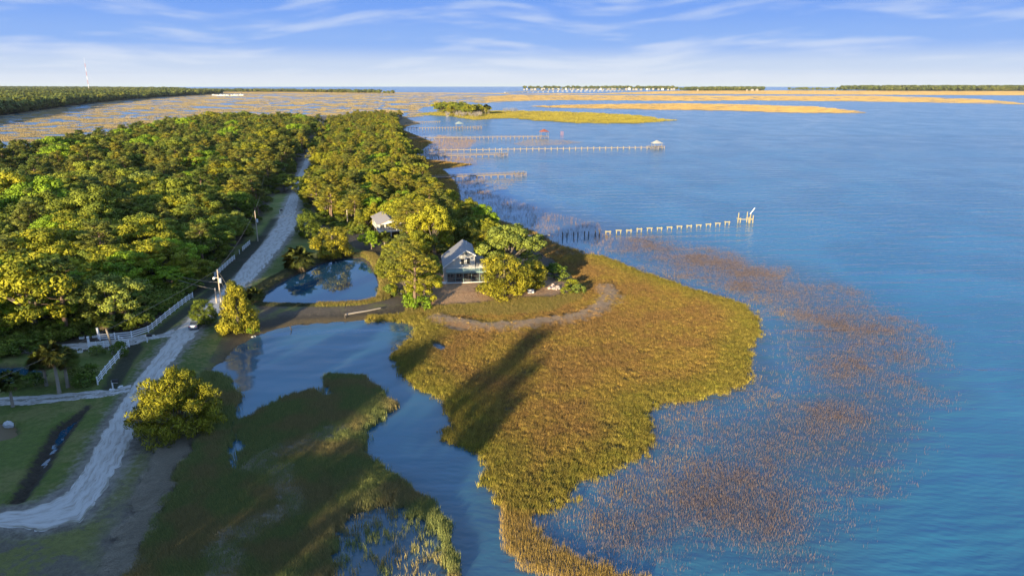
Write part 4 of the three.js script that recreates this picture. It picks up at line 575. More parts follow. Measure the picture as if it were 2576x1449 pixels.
{
  const NB = 620, NL = 300, b0 = -0.95, b1 = 0.95, l0 = Math.log(640), l1 = Math.log(9000), val = new Float32Array((NB + 1) * (NL + 1)), tone = new Float32Array(val.length);
  const fld = (b, l) => { let best = -1, t = 0; for (const f of FAR) { const s0 = sdPoly(f.flat, b * 16, l * 9); if (s0 < -0.4) continue; let s = s0 * 0.9 + 0.05 * N2(b * 26, l * 30) + 0.03 * N2(b * 70, l * 80); const pools = Math.max(fbm(b * 13 + 5, l * 26 + f.wet * 40, 3) * 0.92, f.wet > 0.1 ? 0.52 - 5 * Math.abs(N2(b * 8 + 3, l * 15)) - 0.3 * Math.max(0, N2(b * 3, l * 5)) : -1); s = Math.min(s, (0.62 - f.wet * 3.2 - pools) * 0.5 + (f.tone === 1 ? 0.2 : 0)); if (s > best) { best = s; t = f.tone; } } return [best, t]; };
  for (let j = 0; j <= NL; j++) for (let i = 0; i <= NB; i++) { const [s, t] = fld(lerp(b0, b1, i / NB), lerp(l0, l1, j / NL)); val[j * (NB + 1) + i] = s; tone[j * (NB + 1) + i] = t; }
  const pos = [], col = [];
  const emit = (b, l, t) => { const d = Math.exp(l), n = fbm(b * 18, l * 20, 3), n2 = N2(b * 120, l * 160); pos.push(b * d, 0.12, -d); const c = mix3(mix3([0.34, 0.255, 0.12], [0.38, 0.25, 0.085], t), [0.27, 0.225, 0.04], smooth(0.7, 1, t)), k = 1 + 0.3 * n + 0.15 * n2; col.push(c[0] * k, c[1] * k, c[2] * k); };
  const grass = [], r = rngOf(77);
  for (let j = 0; j < NL; j++) for (let i = 0; i < NB; i++) {
    const q = [[i, j], [i + 1, j], [i + 1, j + 1], [i, j + 1]].map(([a, c]) => ({ b: lerp(b0, b1, a / NB), l: lerp(l0, l1, c / NL), s: val[c * (NB + 1) + a], t: tone[c * (NB + 1) + a] })), poly = [];
    if (q.every((p) => p.s <= 0)) continue;
    for (let k = 0; k < 4; k++) { const p = q[k], n = q[(k + 1) % 4]; if (p.s > 0) poly.push(p); if ((p.s > 0) !== (n.s > 0)) { const t = p.s / (p.s - n.s); poly.push({ b: lerp(p.b, n.b, t), l: lerp(p.l, n.l, t), t: p.s > 0 ? p.t : n.t }); } }
    for (let k = 1; k + 1 < poly.length; k++) for (const p of [poly[0], poly[k], poly[k + 1]]) emit(p.b, p.l, p.t);
    if (q[0].s > 0.01 && r() < 0.62) { const b = q[0].b + (b1 - b0) / NB * r(), l = q[0].l + (l1 - l0) / NL * r(); grass.push([b * Math.exp(l), Math.exp(l), q[0].t, r()]); }
  }
  const g = geoOf(pos, null, col); g.setAttribute('normal', new THREE.Float32BufferAttribute(pos.map((_, i) => (i % 3 === 1 ? 1 : 0)), 3));
  top('far_marsh', g, new THREE.MeshStandardMaterial({ vertexColors: true, roughness: 0.95 }), 'tan salt marsh flats laced with pools and creeks', 'marsh', null, 'structure');
  const rank = (() => { const rr = rngOf(78), P2 = [], cc = []; for (let i = 0; i < 70; i++) { const x = (rr() - 0.5) * 1.6, z = (rr() - 0.5) * 1.6, w = 0.03 + 0.03 * rr(), h = 0.6 + 0.6 * rr(), a = (rr() - 0.5) * 1.6, cx = Math.cos(a) * w, cz = Math.sin(a) * w, k = 0.75 + 0.5 * rr(); P2.push(x - cx, 0, z - cz, x + cx, 0, z + cz, x + (rr() - 0.5) * w, h, z + (rr() - 0.5) * w); for (let m = 0; m < 3; m++) cc.push(k, k, k); } return geoOf(P2, null, cc); })();
  mass('far_grass', rank, grassMat, grass, 'tan grass standing on the far marsh flats', 'marsh grass', (q, [x, d, t, u]) => { q.position.set(x, 0.1, -d); q.rotation.y = 0.6 * (u - 0.5); const k = d * 0.0034; q.scale.set(k, 0.75 + 0.35 * u + (t === 1 ? 0.1 : 0), k * 2.4); const n = fbm(x / d * 18, Math.log(d) * 20, 3); return mix3(mix3([0.34, 0.255, 0.115], [0.39, 0.255, 0.08], t), [0.27, 0.225, 0.03], smooth(0.7, 1, t)).map((v) => v * (1 + 0.3 * n) * (0.9 + 0.2 * u)); });
}
// distant woods, each a mass of small crowns
{
  const lump = (seed) => { const r = rngOf(seed), cl = []; for (let i = 0; i < 12; i++) { const d = sphereDir(r, 0.5); cl.push([d.x * 3.4, 7 + d.y * 3, d.z * 3.4, 1.7 + r(), r()]); } cl.push([0, 4, 0, 3, 0.2]); return leafGeo(r, cl, { per: 9, size: 1.9, slim: 0.75, a: [0.08, 0.1, 0.022], b: [0.18, 0.19, 0.035] }); };
  const L = [lump(900), lump(901)];
  const wood = (poly, gapU, gapL, h, label, dark = 1) => {
    const pl = GP(poly).map(chartOf), bs = pl.map((p) => p[0]), ls = pl.map((p) => p[1]), r = rngOf(poly.length * 31 + h), lists = [[], []];
    for (let l = Math.min(...ls); l < Math.max(...ls); l += gapL) for (let b = Math.min(...bs); b < Math.max(...bs); b += gapU) { const bb = b + gapU * r(), ll = l + gapL * r(); if (sdPoly(pl, bb, ll) < -0.004 * r() + 0.012 * Math.max(0, N2(bb * 30, ll * 12))) continue; const d = Math.exp(ll); lists[r() < 0.5 ? 0 : 1].push([bb * d, d, h * (0.6 + 0.8 * r()) / 11, r()]); }
    lists.forEach((list, i) => mass('far_woods', L[i], TINT.mid, list, label, 'woods', (q, [x, d, s, t]) => { q.position.set(x, 0, -d); q.rotation.y = 6.28 * t; q.scale.set(s * 1.5, s, s * 1.5); const n = N2(x * 0.004, d * 0.002); return mix3([0.8, 0.9, 0.9], [1.35, 1.2, 0.9], clamp(t * 0.7 + 0.4 * n)).map((v) => v * dark); }));
  };
  wood([[-260, 330], [0, 291], [100, 277], [200, 264], [300, 253], [400, 245], [500, 239], [560, 236], [480, 232], [420, 225], [0, 221], [-260, 221]], 0.0045, 0.011, 17, 'dense wooded island across the marsh on the left');
  wood([[400, 232], [620, 231.5], [760, 232], [900, 234], [1000, 235.5], [900, 233], [700, 230], [400, 228.5]], 0.0022, 0.02, 14, 'thin belt of trees along the far marsh edge');
  wood([[2120, 227.5], [2300, 229], [2700, 229.5], [2700, 225], [2300, 225]], 0.0018, 0.03, 27, 'dark pine wood on the barrier island at the right horizon', 0.9);
  wood([[1700, 228], [1800, 228.5], [1920, 227.5], [1920, 225.5], [1780, 225.5]], 0.0016, 0.03, 20, 'grove beside the far beach houses', 0.9);
  wood([[1985, 226.5], [2130, 227.5], [2140, 226], [2000, 225.5]], 0.0028, 0.04, 15, 'low scrub along the far beach', 1.05);
  wood([[1320, 224.5], [1600, 225], [1700, 226.5], [1700, 223.5], [1330, 222.8]], 0.0035, 0.05, 22, 'scattered trees among the far beach houses', 0.9);
}
// the hammock: a small wooded islet in the marsh
{
  const HAM = GP([[1078, 279], [1120, 276], [1180, 280], [1225, 287], [1190, 291], [1110, 286]]), bs = HAM.map((p) => p[0]), ds = HAM.map((p) => p[1]), r = rngOf(66); let n = 0, np = 0;
  for (let k = 0; k < 400 && n < 46; k++) { const x = lerp(Math.min(...bs), Math.max(...bs), r()), d = lerp(Math.min(...ds), Math.max(...ds), r()); if (sdPoly(HAM, x, d) < 3) continue; n++; tree('oak_tree', r() < 0.7 ? 'oak' : 'cedar', n, r() < 0.5 ? 'mid' : 'gold', [x, d], 11 + 7 * r(), 6 * r(), 'tree of the small wooded islet in the marsh beyond the docks', 'trees of the marsh islet', 1.25, 'tree', 0.1); }
  for (let k = 0; k < 9; k++) { const [x, d] = G(1190 + k * 5 + 3 * r(), 286 + 3 * r()); palm(k % 2, [x, d], 11 + 4 * r(), k, 'palm at the sea end of the small wooded islet', 'palms of the marsh islet', 0.1); }
  const brush = []; for (let k = 0; k < 70; k++) { const [x, d] = G(1120 + 90 * r(), 286 + 9 * r()); brush.push([x, d, r()]); }
  mass('dry_brush', protos.dead[0].trunk, paleBark, brush, 'pale dry brush in front of the wooded islet', 'brush', (q, [x, d, t]) => { q.position.set(x, 0, -d); q.rotation.y = 6 * t; q.scale.set(1.2, 0.75 + 0.3 * t, 1.2); });
  for (let k = 0; k < 7; k++) { const [x, d] = G(1268 + k * 5.5, 281 + 2 * r()); tree('dead_tree', 'dead', k, 'mid', [x, d], 6 + 4 * r(), k, 'bare snag on the low marsh islet beyond the docks', 'bare snags of the marsh', 1.2, 'tree', 0.1); }
}
console.log('far country');

// ------------------------------------------------------------------ buildings
const woodWhite = std(0.72, 0.7, 0.66, 0.7), trimWhite = std(0.78, 0.77, 0.74, 0.6), glass = new THREE.MeshPhysicalMaterial({ color: lin(0.03, 0.035, 0.04), roughness: 0.06 }), pine1 = std(0.36, 0.3, 0.22, 0.85), teal = std(0.2, 0.3, 0.29, 0.7), darkWood = std(0.09, 0.075, 0.06, 0.9), concrete = std(0.5, 0.45, 0.38, 0.9);
const shingleMap = texture(512, 512, (u, v) => { const row = Math.floor(v * 32), k = N2(Math.floor(u * 44 + (row % 2) * 0.5) * 3.7, row * 5.3) * 0.13 + 0.06 * N2(u * 60, v * 60), e = (v * 32) % 1 < 0.12 ? 0.82 : 1; return [0.25 * (1 + k) * e, 0.245 * (1 + k) * e, 0.25 * (1 + k) * e]; });
const shingle = new THREE.MeshStandardMaterial({ map: shingleMap, roughness: 0.9 }), shingleSunlit = new THREE.MeshStandardMaterial({ map: shingleMap, color: lin(1.5, 1.35, 1.2), roughness: 0.9 });  // second copy lighter and warmer, sunlight put into its colour
const sidingMap = texture(256, 256, (u, v) => { const e = (v * 16) % 1 < 0.1 ? 0.72 : 1, k = 1 + 0.06 * N2(u * 9, Math.floor(v * 16) * 3) + 0.05 * fbm(u * 6, v * 6, 3); return [0.5 * e * k, 0.485 * e * k, 0.45 * e * k]; });
const siding = new THREE.MeshStandardMaterial({ map: sidingMap, roughness: 0.8 });
function panel(points, thick, uvScale = 0.25) {         // a slab from an outline of 3D points (planar), thick behind its face
  const p = points.map((q) => V3(...q)), n = p[1].clone().sub(p[0]).cross(p[2].clone().sub(p[0])).normalize(), ax = p[1].clone().sub(p[0]).normalize(), ay = n.clone().cross(ax), s = new THREE.Shape(p.map((q) => { const w = q.clone().sub(p[0]); return new THREE.Vector2(w.dot(ax), w.dot(ay)); }));
  const g = new THREE.ExtrudeGeometry(s, { depth: thick, bevelEnabled: false }); g.applyMatrix4(new THREE.Matrix4().makeBasis(ax, ay, n).setPosition(p[0].clone().addScaledVector(n, -thick)));
  const uv = g.getAttribute('uv'); for (let i = 0; i < uv.count; i++) uv.setXY(i, uv.getX(i) * uvScale, uv.getY(i) * uvScale); return g;
}
function windowAt(parent, x, y, z, w, h, frame = trimWhite, muntin = true) {
  const f = box('window', frame, parent, x, y, z, w, h, 0.1); const k = (n, cx, cy, sx, sy, m, cz = 0.06) => { const b = part(n, UNIT, m, f, [cx / w, cy / h, cz / 0.1]); b.scale.set(sx / w, sy / h, 0.4); };
  k('pane', -w * 0.22, 0, w * 0.36, h * 0.84, glass); k('pane', w * 0.22, 0, w * 0.36, h * 0.84, glass); if (muntin) k('sill', 0, -h / 2 - 0.05, w * 1.1, 0.1, frame, 0.05);
  return f;
}
{ // the grey-roofed house: long left roof slope, gable to the water, deck over a screened porch
  const [hx, hd] = G(1125, 730), h = thing('beach_house', 'white two-storey house with steep grey roof on the wooded point', 'house', [hx, height(-12, 178) - 0.05, hd], 7.6 * Math.PI / 180);
  const AX = 5.0, AY = 8.2, LX = -0.9, LY = 3.8, RX = 7.55, RY = 6.75, ZF = -2.4, ZB = -15, slopeL = (AY - LY) / (AX - LX), yL = (x) => AY - (AX - x) * slopeL;
  box('foundation', concrete, h, 3.9, 0.2, -8.2, 9, 0.6, 13.4);
  part('wall', panel([[-0.55, 0, ZF], [7.3, 0, ZF], [7.3, 6.85, ZF], [AX, AY - 0.15, ZF], [-0.55, yL(-0.55) - 0.12, ZF]], 0.2), siding, h);
  part('wall', panel([[7.3, 0, ZB + 0.3], [-0.55, 0, ZB + 0.3], [-0.55, yL(-0.55) - 0.12, ZB + 0.3], [AX, AY - 0.15, ZB + 0.3], [7.3, 6.85, ZB + 0.3]], 0.2), siding, h);
  part('wall', panel([[-0.55, 0, ZB + 0.5], [-0.55, 0, ZF - 0.2], [-0.55, yL(-0.55) - 0.2, ZF - 0.2], [-0.55, yL(-0.55) - 0.2, ZB + 0.5]], 0.2), siding, h);
  part('wall', panel([[7.3, 0, ZF - 0.2], [7.3, 0, ZB + 0.5], [7.3, 6.75, ZB + 0.5], [7.3, 6.75, ZF - 0.2]], 0.2), siding, h);
  const roof = part('roof', panel([[AX, AY, ZF + 0.5], [AX, AY, ZB], [LX, LY, ZB], [LX, LY, ZF + 0.5]], 0.16, 0.3), shingle, h);
  part('roof', panel([[AX, AY, ZB], [AX, AY, ZF + 0.5], [RX, RY, ZF + 0.5], [RX, RY, ZB]], 0.16, 0.3), shingle, h);
  part('chimney_pipe', new THREE.CylinderGeometry(0.09, 0.09, 1, 10), trimWhite, roof, [5.7, 8.2, -10.6]);
  bar('fascia', trimWhite, h, [AX, AY - 0.17, ZF + 0.5], [LX, LY - 0.17, ZF + 0.5], 0.06, 0.22); bar('fascia', trimWhite, h, [AX, AY - 0.17, ZF + 0.5], [RX, RY - 0.17, ZF + 0.5], 0.06, 0.22);
  part('wing_roof', panel([[7.5, 4.6, ZF - 0.2], [10.4, 3.5, ZF - 0.2], [10.4, 3.5, ZB + 2], [7.5, 4.6, ZB + 2]].reverse(), 0.14), shingle, h);
  part('wing_wall', panel([[7.5, 0, ZF - 0.6], [10.1, 0, ZF - 0.6], [10.1, 3.4, ZF - 0.6], [7.5, 4.4, ZF - 0.6]], 0.2), siding, h);
  box('wing_wall', siding, h, 10.0, 1.7, -7.6, 0.2, 3.4, 10);
  windowAt(h, 4.15, 5.2, ZF + 0.04, 1.05, 1.3, darkWood, true); windowAt(h, 5.6, 5.2, ZF + 0.04, 1.05, 1.3, darkWood, true);
  [[4.15], [5.6]].forEach(([x]) => { for (const s of [-1, 1]) box('window_trim', trimWhite, h, x + s * 0.46, 5.2, ZF + 0.1, 0.1, 1.2, 0.06); });
  const v = box('gable_vent', teal, h, AX + 0.05, 7.15, ZF + 0.05, 0.6, 0.75, 0.1); for (let i = -2; i <= 2; i++) { const s = part('louvre', UNIT, darkWood, v, [0, i * 0.18, 0.6]); s.scale.set(0.8, 0.08, 0.4); }
  // porch and deck over it
  box('porch_slab', trimWhite, h, 5.2, 0.22, -1.15, 10.6, 0.2, 2.5); box('porch_footing', concrete, h, 5.2, -0.15, -1.2, 10.4, 0.55, 2.3);
  box('deck', teal, h, 5.1, 3.0, -1.15, 10.5, 0.16, 2.5); box('deck_beam', teal, h, 5.1, 2.78, -0.02, 10.5, 0.3, 0.12);
  for (let i = 0; i < 6; i++) { const x = 0.05 + i * 2.04; box('porch_post', teal, h, x, 1.55, -0.02, 0.11, 2.5, 0.11); box('rail_post', teal, h, x, 3.6, 0.02, 0.09, 1.1, 0.09); }
  for (const y of [3.35, 3.6, 3.85, 4.1]) box('deck_rail', y > 4 ? trimWhite : teal, h, 5.1, y, 0.06, 10.3, y > 4 ? 0.07 : 0.05, 0.05);
  box('porch_rail', teal, h, 5.1, 1.15, -0.03, 10.2, 0.05, 0.05);
  [0.55, 1.3].forEach((x) => windowAt(h, x, 1.75, ZF + 0.05, 0.6, 1.5, trimWhite, false)); windowAt(h, 3.2, 1.7, ZF + 0.05, 1.5, 1.4, trimWhite, false); windowAt(h, 6.6, 1.4, ZF + 0.05, 1.7, 2.0, darkWood, false);
  const door = box('door', darkWood, h, 4.9, 1.35, ZF + 0.05, 0.95, 2.1, 0.1); part('handle', UNIT, trimWhite, door, [0.38, 0, 0.8]).scale.set(0.05, 0.03, 0.6);
  box('porch_screen', new THREE.MeshStandardMaterial({ color: lin(0.05, 0.05, 0.05), roughness: 0.9, transparent: true, opacity: 0.35 }), h, 5.1, 1.5, -0.12, 10.1, 2.4, 0.01);
  box('porch_bench', darkWood, h, 2.6, 0.62, -1.4, 1.7, 0.12, 0.5); for (const s of [-1, 1]) box('bench_leg', darkWood, h, 2.6 + s * 0.7, 0.42, -1.4, 0.1, 0.3, 0.4);
  box('white_step', trimWhite, h, -0.7, 0.15, -0.7, 1.1, 0.3, 1.2);
}
{ // the stilt house
  const [hx, hd] = [-43.4, 228.4], h = thing('stilt_house', 'white house on stilts with open porch and gable roof, coloured brown on the sunlit slope', 'house', [hx, height(-40, 234) - 0.05, hd], 19 * Math.PI / 180), W = 7.6, M = W / 2, F = 2.4, E = 4.95, A = 6.45, L = -16.2;
  const roof = part('roof', panel([[M, A, 0.5], [M, A, L], [-0.55, E - 0.15, L], [-0.55, E - 0.15, 0.5]], 0.15, 0.3), shingleSunlit, h); part('roof', panel([[M, A, L], [M, A, 0.5], [W + 0.55, E - 0.15, 0.5], [W + 0.55, E - 0.15, L]], 0.15, 0.3), shingle, h);  // left slope coloured lighter and warmer for the sun on it
  part('vent_pipe', new THREE.CylinderGeometry(0.06, 0.06, 0.5, 8), darkWood, roof, [0.2, E + 0.5, -12.5]);
  part('gable', panel([[0, E - 0.05, 0.1], [W, E - 0.05, 0.1], [M, A - 0.15, 0.1]], 0.12), trimWhite, h); part('gable', panel([[W, E - 0.05, L + 0.4], [0, E - 0.05, L + 0.4], [M, A - 0.15, L + 0.4]], 0.12), trimWhite, h);
  box('floor', trimWhite, h, M, F - 0.12, L / 2, W, 0.28, -L); box('house_wall', siding, h, M, (F + E) / 2, -9.6, W - 0.1, E - F, 12.6);
  for (let i = 0; i < 5; i++) { const x = 0.08 + i * (W - 0.16) / 4; box('porch_post', trimWhite, h, x, (F + E) / 2, -0.06, 0.13, E - F, 0.13); }
  box('porch_rail', trimWhite, h, M, F + 0.95, -0.06, W - 0.2, 0.08, 0.08); box('porch_beam', trimWhite, h, M, E - 0.12, -0.06, W, 0.22, 0.14);
  for (const z of [-1.1, -2.2]) box('porch_post', trimWhite, h, 0.08, (F + E) / 2, z, 0.13, E - F, 0.13);
  for (const z of [-0.1, -4, -8, -12, -16]) for (const x of [0.15, M, W - 0.15]) box('stilt', z === -0.1 ? trimWhite : darkWood, h, x, F / 2 - 0.1, z, 0.2, F, 0.2);
  box('lower_wall', darkWood, h, M, F / 2, -7.5, W - 1.4, F - 0.2, 8);
  [1.4, 3.2, 5.2, 6.5].forEach((x) => windowAt(h, x, 3.7, -3.24, 0.9, 1.7, trimWhite, false));
  [-5.5, -8.5, -11.5].forEach((z) => { const w = box('window', trimWhite, h, -0.0, 3.7, z, 0.1, 1.2, 0.9); const p = part('pane', UNIT, glass, w, [-0.5, 0, 0]); p.scale.set(0.4, 0.8, 0.8); });
}
function hut(name, label, [x, d], y, w, dp, hw, hr, turn, wall, roofM, cat = 'house', group) {
  const h = thing(name, label, cat, [x, y, d], turn, group);
  box('wall', wall, h, 0, hw / 2, 0, w, hw, dp);
  part('roof', panel([[0, hw + hr, dp / 2 + 0.4], [0, hw + hr, -dp / 2 - 0.4], [-w / 2 - 0.4, hw - 0.2, -dp / 2 - 0.4], [-w / 2 - 0.4, hw - 0.2, dp / 2 + 0.4]], 0.15), roofM, h); part('roof', panel([[0, hw + hr, -dp / 2 - 0.4], [0, hw + hr, dp / 2 + 0.4], [w / 2 + 0.4, hw - 0.2, dp / 2 + 0.4], [w / 2 + 0.4, hw - 0.2, -dp / 2 - 0.4]], 0.15), roofM, h);
  part('gable', panel([[-w / 2, hw, dp / 2], [w / 2, hw, dp / 2], [0, hw + hr - 0.1, dp / 2]], 0.15), wall, h);
  for (const s of [-0.25, 0.25]) windowAt(h, s * w, hw * 0.6, dp / 2 + 0.02, w * 0.16, hw * 0.3, trimWhite, false);
  return h;
}
const redTile = std(0.42, 0.12, 0.06, 0.8), greyRoof = std(0.3, 0.31, 0.33, 0.8);
hut('cottage', 'white cottage roof just showing among the shore trees', G(968, 428), 3.4, 9, 12, 4, 2, 0.5, woodWhite, greyRoof);
hut('cottage', 'red tiled house at the far end of the shore trees', G(975, 302), 2, 14, 14, 6, 3, 0.4, std(0.6, 0.45, 0.3), redTile);
// far beach houses
const farWall = std(0.34, 0.31, 0.27, 0.9);
{ const r = rngOf(51); let n = 0; const at = (u, v, big) => { const [x, d] = G(u, v), k = d / 5200; hut('beach_cottage', big || 'small pale beach house in the row behind the long bridge', [x, d], 0, (9 + 9 * r()) * k, 12 * k, (6 + 6 * r()) * k, 3 * k, (r() - 0.5) * 0.8, r() < 0.15 ? woodWhite : farWall, r() < 0.6 ? greyRoof : std(0.35, 0.32, 0.3), 'house', big ? undefined : 'pale beach houses behind the bridge'); };
  for (let i = 0; i < 36; i++) at(1325 + i * 10.6 + 7 * r(), 225.6 + 1.2 * r()); at(1318, 226.6, 'large white block at the sea end of the beach row');
  [[1745, 228], [1756, 228.2], [1768, 228], [1880, 228], [1893, 228.2], [1905, 228]].forEach(([u, v], i) => at(u, v, ['white house at the dock end of the far grove', 'second white house beside the far grove', 'third white house beside the far grove', 'pale house right of the far grove', 'middle pale house right of the far grove', 'outermost pale house right of the far grove'][i]));
  [[392, 233.5, 'white house in the far trees beyond the marsh'], [560, 233, 'pale shed left of the far tree belt'], [985, 232.6, 'white house at the sea end of the tree belt'], [950, 232.4, 'white cottage near the sea end of the tree belt']].forEach(([u, v, l]) => at(u, v, l));
}
{ // the long bridge
  const [x0, d0] = G(1270, 233.6), [x1, d1] = G(1612, 228.6), b = thing('road_bridge', 'long low road bridge on paired piers at the horizon', 'bridge', [x0, 0, d0]), len = Math.hypot(x1 - x0, d1 - d0), ux = (x1 - x0) / len, ud = (d1 - d0) / len, bm = std(0.4, 0.37, 0.32, 0.85);
  const prof = (t) => 2.5 + 15 * Math.sin(Math.PI * clamp((t - 0.03) / 0.94)) ** 1.3, P3 = (t, y) => [ux * len * t, y, -ud * len * t];
  for (let i = 0; i < 30; i++) { bar('deck_span', bm, b, P3(i / 30, prof(i / 30)), P3((i + 1) / 30, prof((i + 1) / 30)), 11, 2.2); bar('parapet', bm, b, P3(i / 30, prof(i / 30) + 1.9), P3((i + 1) / 30, prof((i + 1) / 30) + 1.9), 11.2, 0.9); }
  for (let i = 2; i < 29; i++) { const t = i / 30, y = prof(t) - 1; if (y < 3) continue; const q = P3(t, y / 2); for (const s of [-1, 1]) box('pier', bm, b, q[0] + s * 3.2, y / 2 - 0.5, q[2], 2.6, y + 1, 3); box('pier_cap', bm, b, q[0], y - 0.9, q[2], 11, 1.6, 3.4); }
}
{ // guyed radio mast
  const [x, d] = G(223, 232), m = thing('radio_mast', 'tall thin red and white radio mast above the left woods', 'mast', [x, 0, d]), H = 168, red = std(0.5, 0.16, 0.12, 0.7), wht = std(0.75, 0.73, 0.72, 0.7);
  for (let i = 0; i < 7; i++) { const y0 = H * i / 7, y1 = H * (i + 1) / 7; for (let k = 0; k < 3; k++) { const a = 2.094 * k; bar('mast_leg', i % 2 ? wht : red, m, [Math.cos(a) * 1.1, y0, Math.sin(a) * 1.1], [Math.cos(a) * 1.1, y1, Math.sin(a) * 1.1], 0.55); } for (let q = 0; q < 6; q++) bar('brace', i % 2 ? wht : red, m, [-1, lerp(y0, y1, q / 6), 0.6], [1, lerp(y0, y1, (q + 1) / 6), 0.6], 0.3); }
  bar('antenna', wht, m, [0, H, 0], [0, H + 34, 0], 0.45); for (let k = 0; k < 3; k++) { const a = 2.094 * k + 0.5; for (const t of [0.55, 0.95]) bar('guy_wire', wht, m, [0, H * t, 0], [Math.cos(a) * 90 * t, 1, Math.sin(a) * 90 * t], 0.06); }
}
// boats: a lofted hull, cabin and masts
function hullGeo(l, w, h) { const pos = [], idx = [], n = 9; for (let i = 0; i <= n; i++) { const t = i / n, z = (t - 0.5) * l, k = Math.pow(Math.sin(Math.PI * Math.min(1, 0.28 + t * 0.74) ), 0.6) * (t > 0.98 ? 0.05 : 1), s = w / 2 * Math.max(0.04, k), sh = h * (0.85 + 0.35 * t * t); pos.push(-s, sh, z, -s * 0.72, h * 0.1, z, 0, -h * 0.08, z, s * 0.72, h * 0.1, z, s, sh, z); } for (let i = 0; i < n; i++) for (let k = 0; k < 4; k++) { const a = i * 5 + k; idx.push(a, a + 5, a + 1, a + 1, a + 5, a + 6); } idx.push(0, 1, 2, 0, 2, 3, 0, 3, 4); const g = geoOf(pos, null, null, null, idx); return g; }
const hullWhite = std(0.78, 0.78, 0.76, 0.35, { side: THREE.DoubleSide });
{ const r = rngOf(52), hg = hullGeo(20, 6, 3.2); for (let i = 0; i < 9; i++) { const [x, d] = G(536 + i * 8.6 + 3 * r(), 240.2 + 1.2 * r()), k = 0.75 + 0.35 * r(), b = thing('fishing_boat', i < 6 ? 'white workboat in the cluster moored at the far marsh creek' : 'trawler with raised booms at the creek end of the moorings', 'boat', [x, 0, d], 1.4 + 0.4 * (r() - 0.5), i < 6 ? 'workboats moored at the far creek' : 'trawlers moored at the far creek'); b.scale.setScalar(k); part('hull', hg, hullWhite, b); box('cabin', woodWhite, b, 0, 4.2, -2, 4, 3.4, 6); if (i > 5) { bar('mast', pine1, b, [0, 3, 1], [0, 17, 1], 0.6); bar('boom', pine1, b, [0, 4, 1], [6, 14, 1], 0.45); bar('boom', pine1, b, [0, 4, 1], [-6, 14, 1], 0.45); } } }
[[1024, 351, 0.5, 7, 'white boat lying on the dark shore by the red-roofed dock', 0.3], [1019, 356.5, 0.9, 5, 'smaller white boat pulled up behind the first on the dark shore', 0.9], [1022, 366, 1.3, 4.5, 'low white skiff on the shore below the two boats', 2]].forEach(([u, v, y, l, label, turn]) => { const [x, d] = G(u, v), b = thing('boat', label, 'boat', [x, y * 0.4, d], turn); part('hull', hullGeo(l, l * 0.34, 1), hullWhite, b); box('thwart', woodWhite, b, 0, 0.6, 0, l * 0.26, 0.08, 0.4); box('deck', woodWhite, b, 0, 0.78, l * 0.22, l * 0.22, 0.06, l * 0.3); });
console.log('buildings');

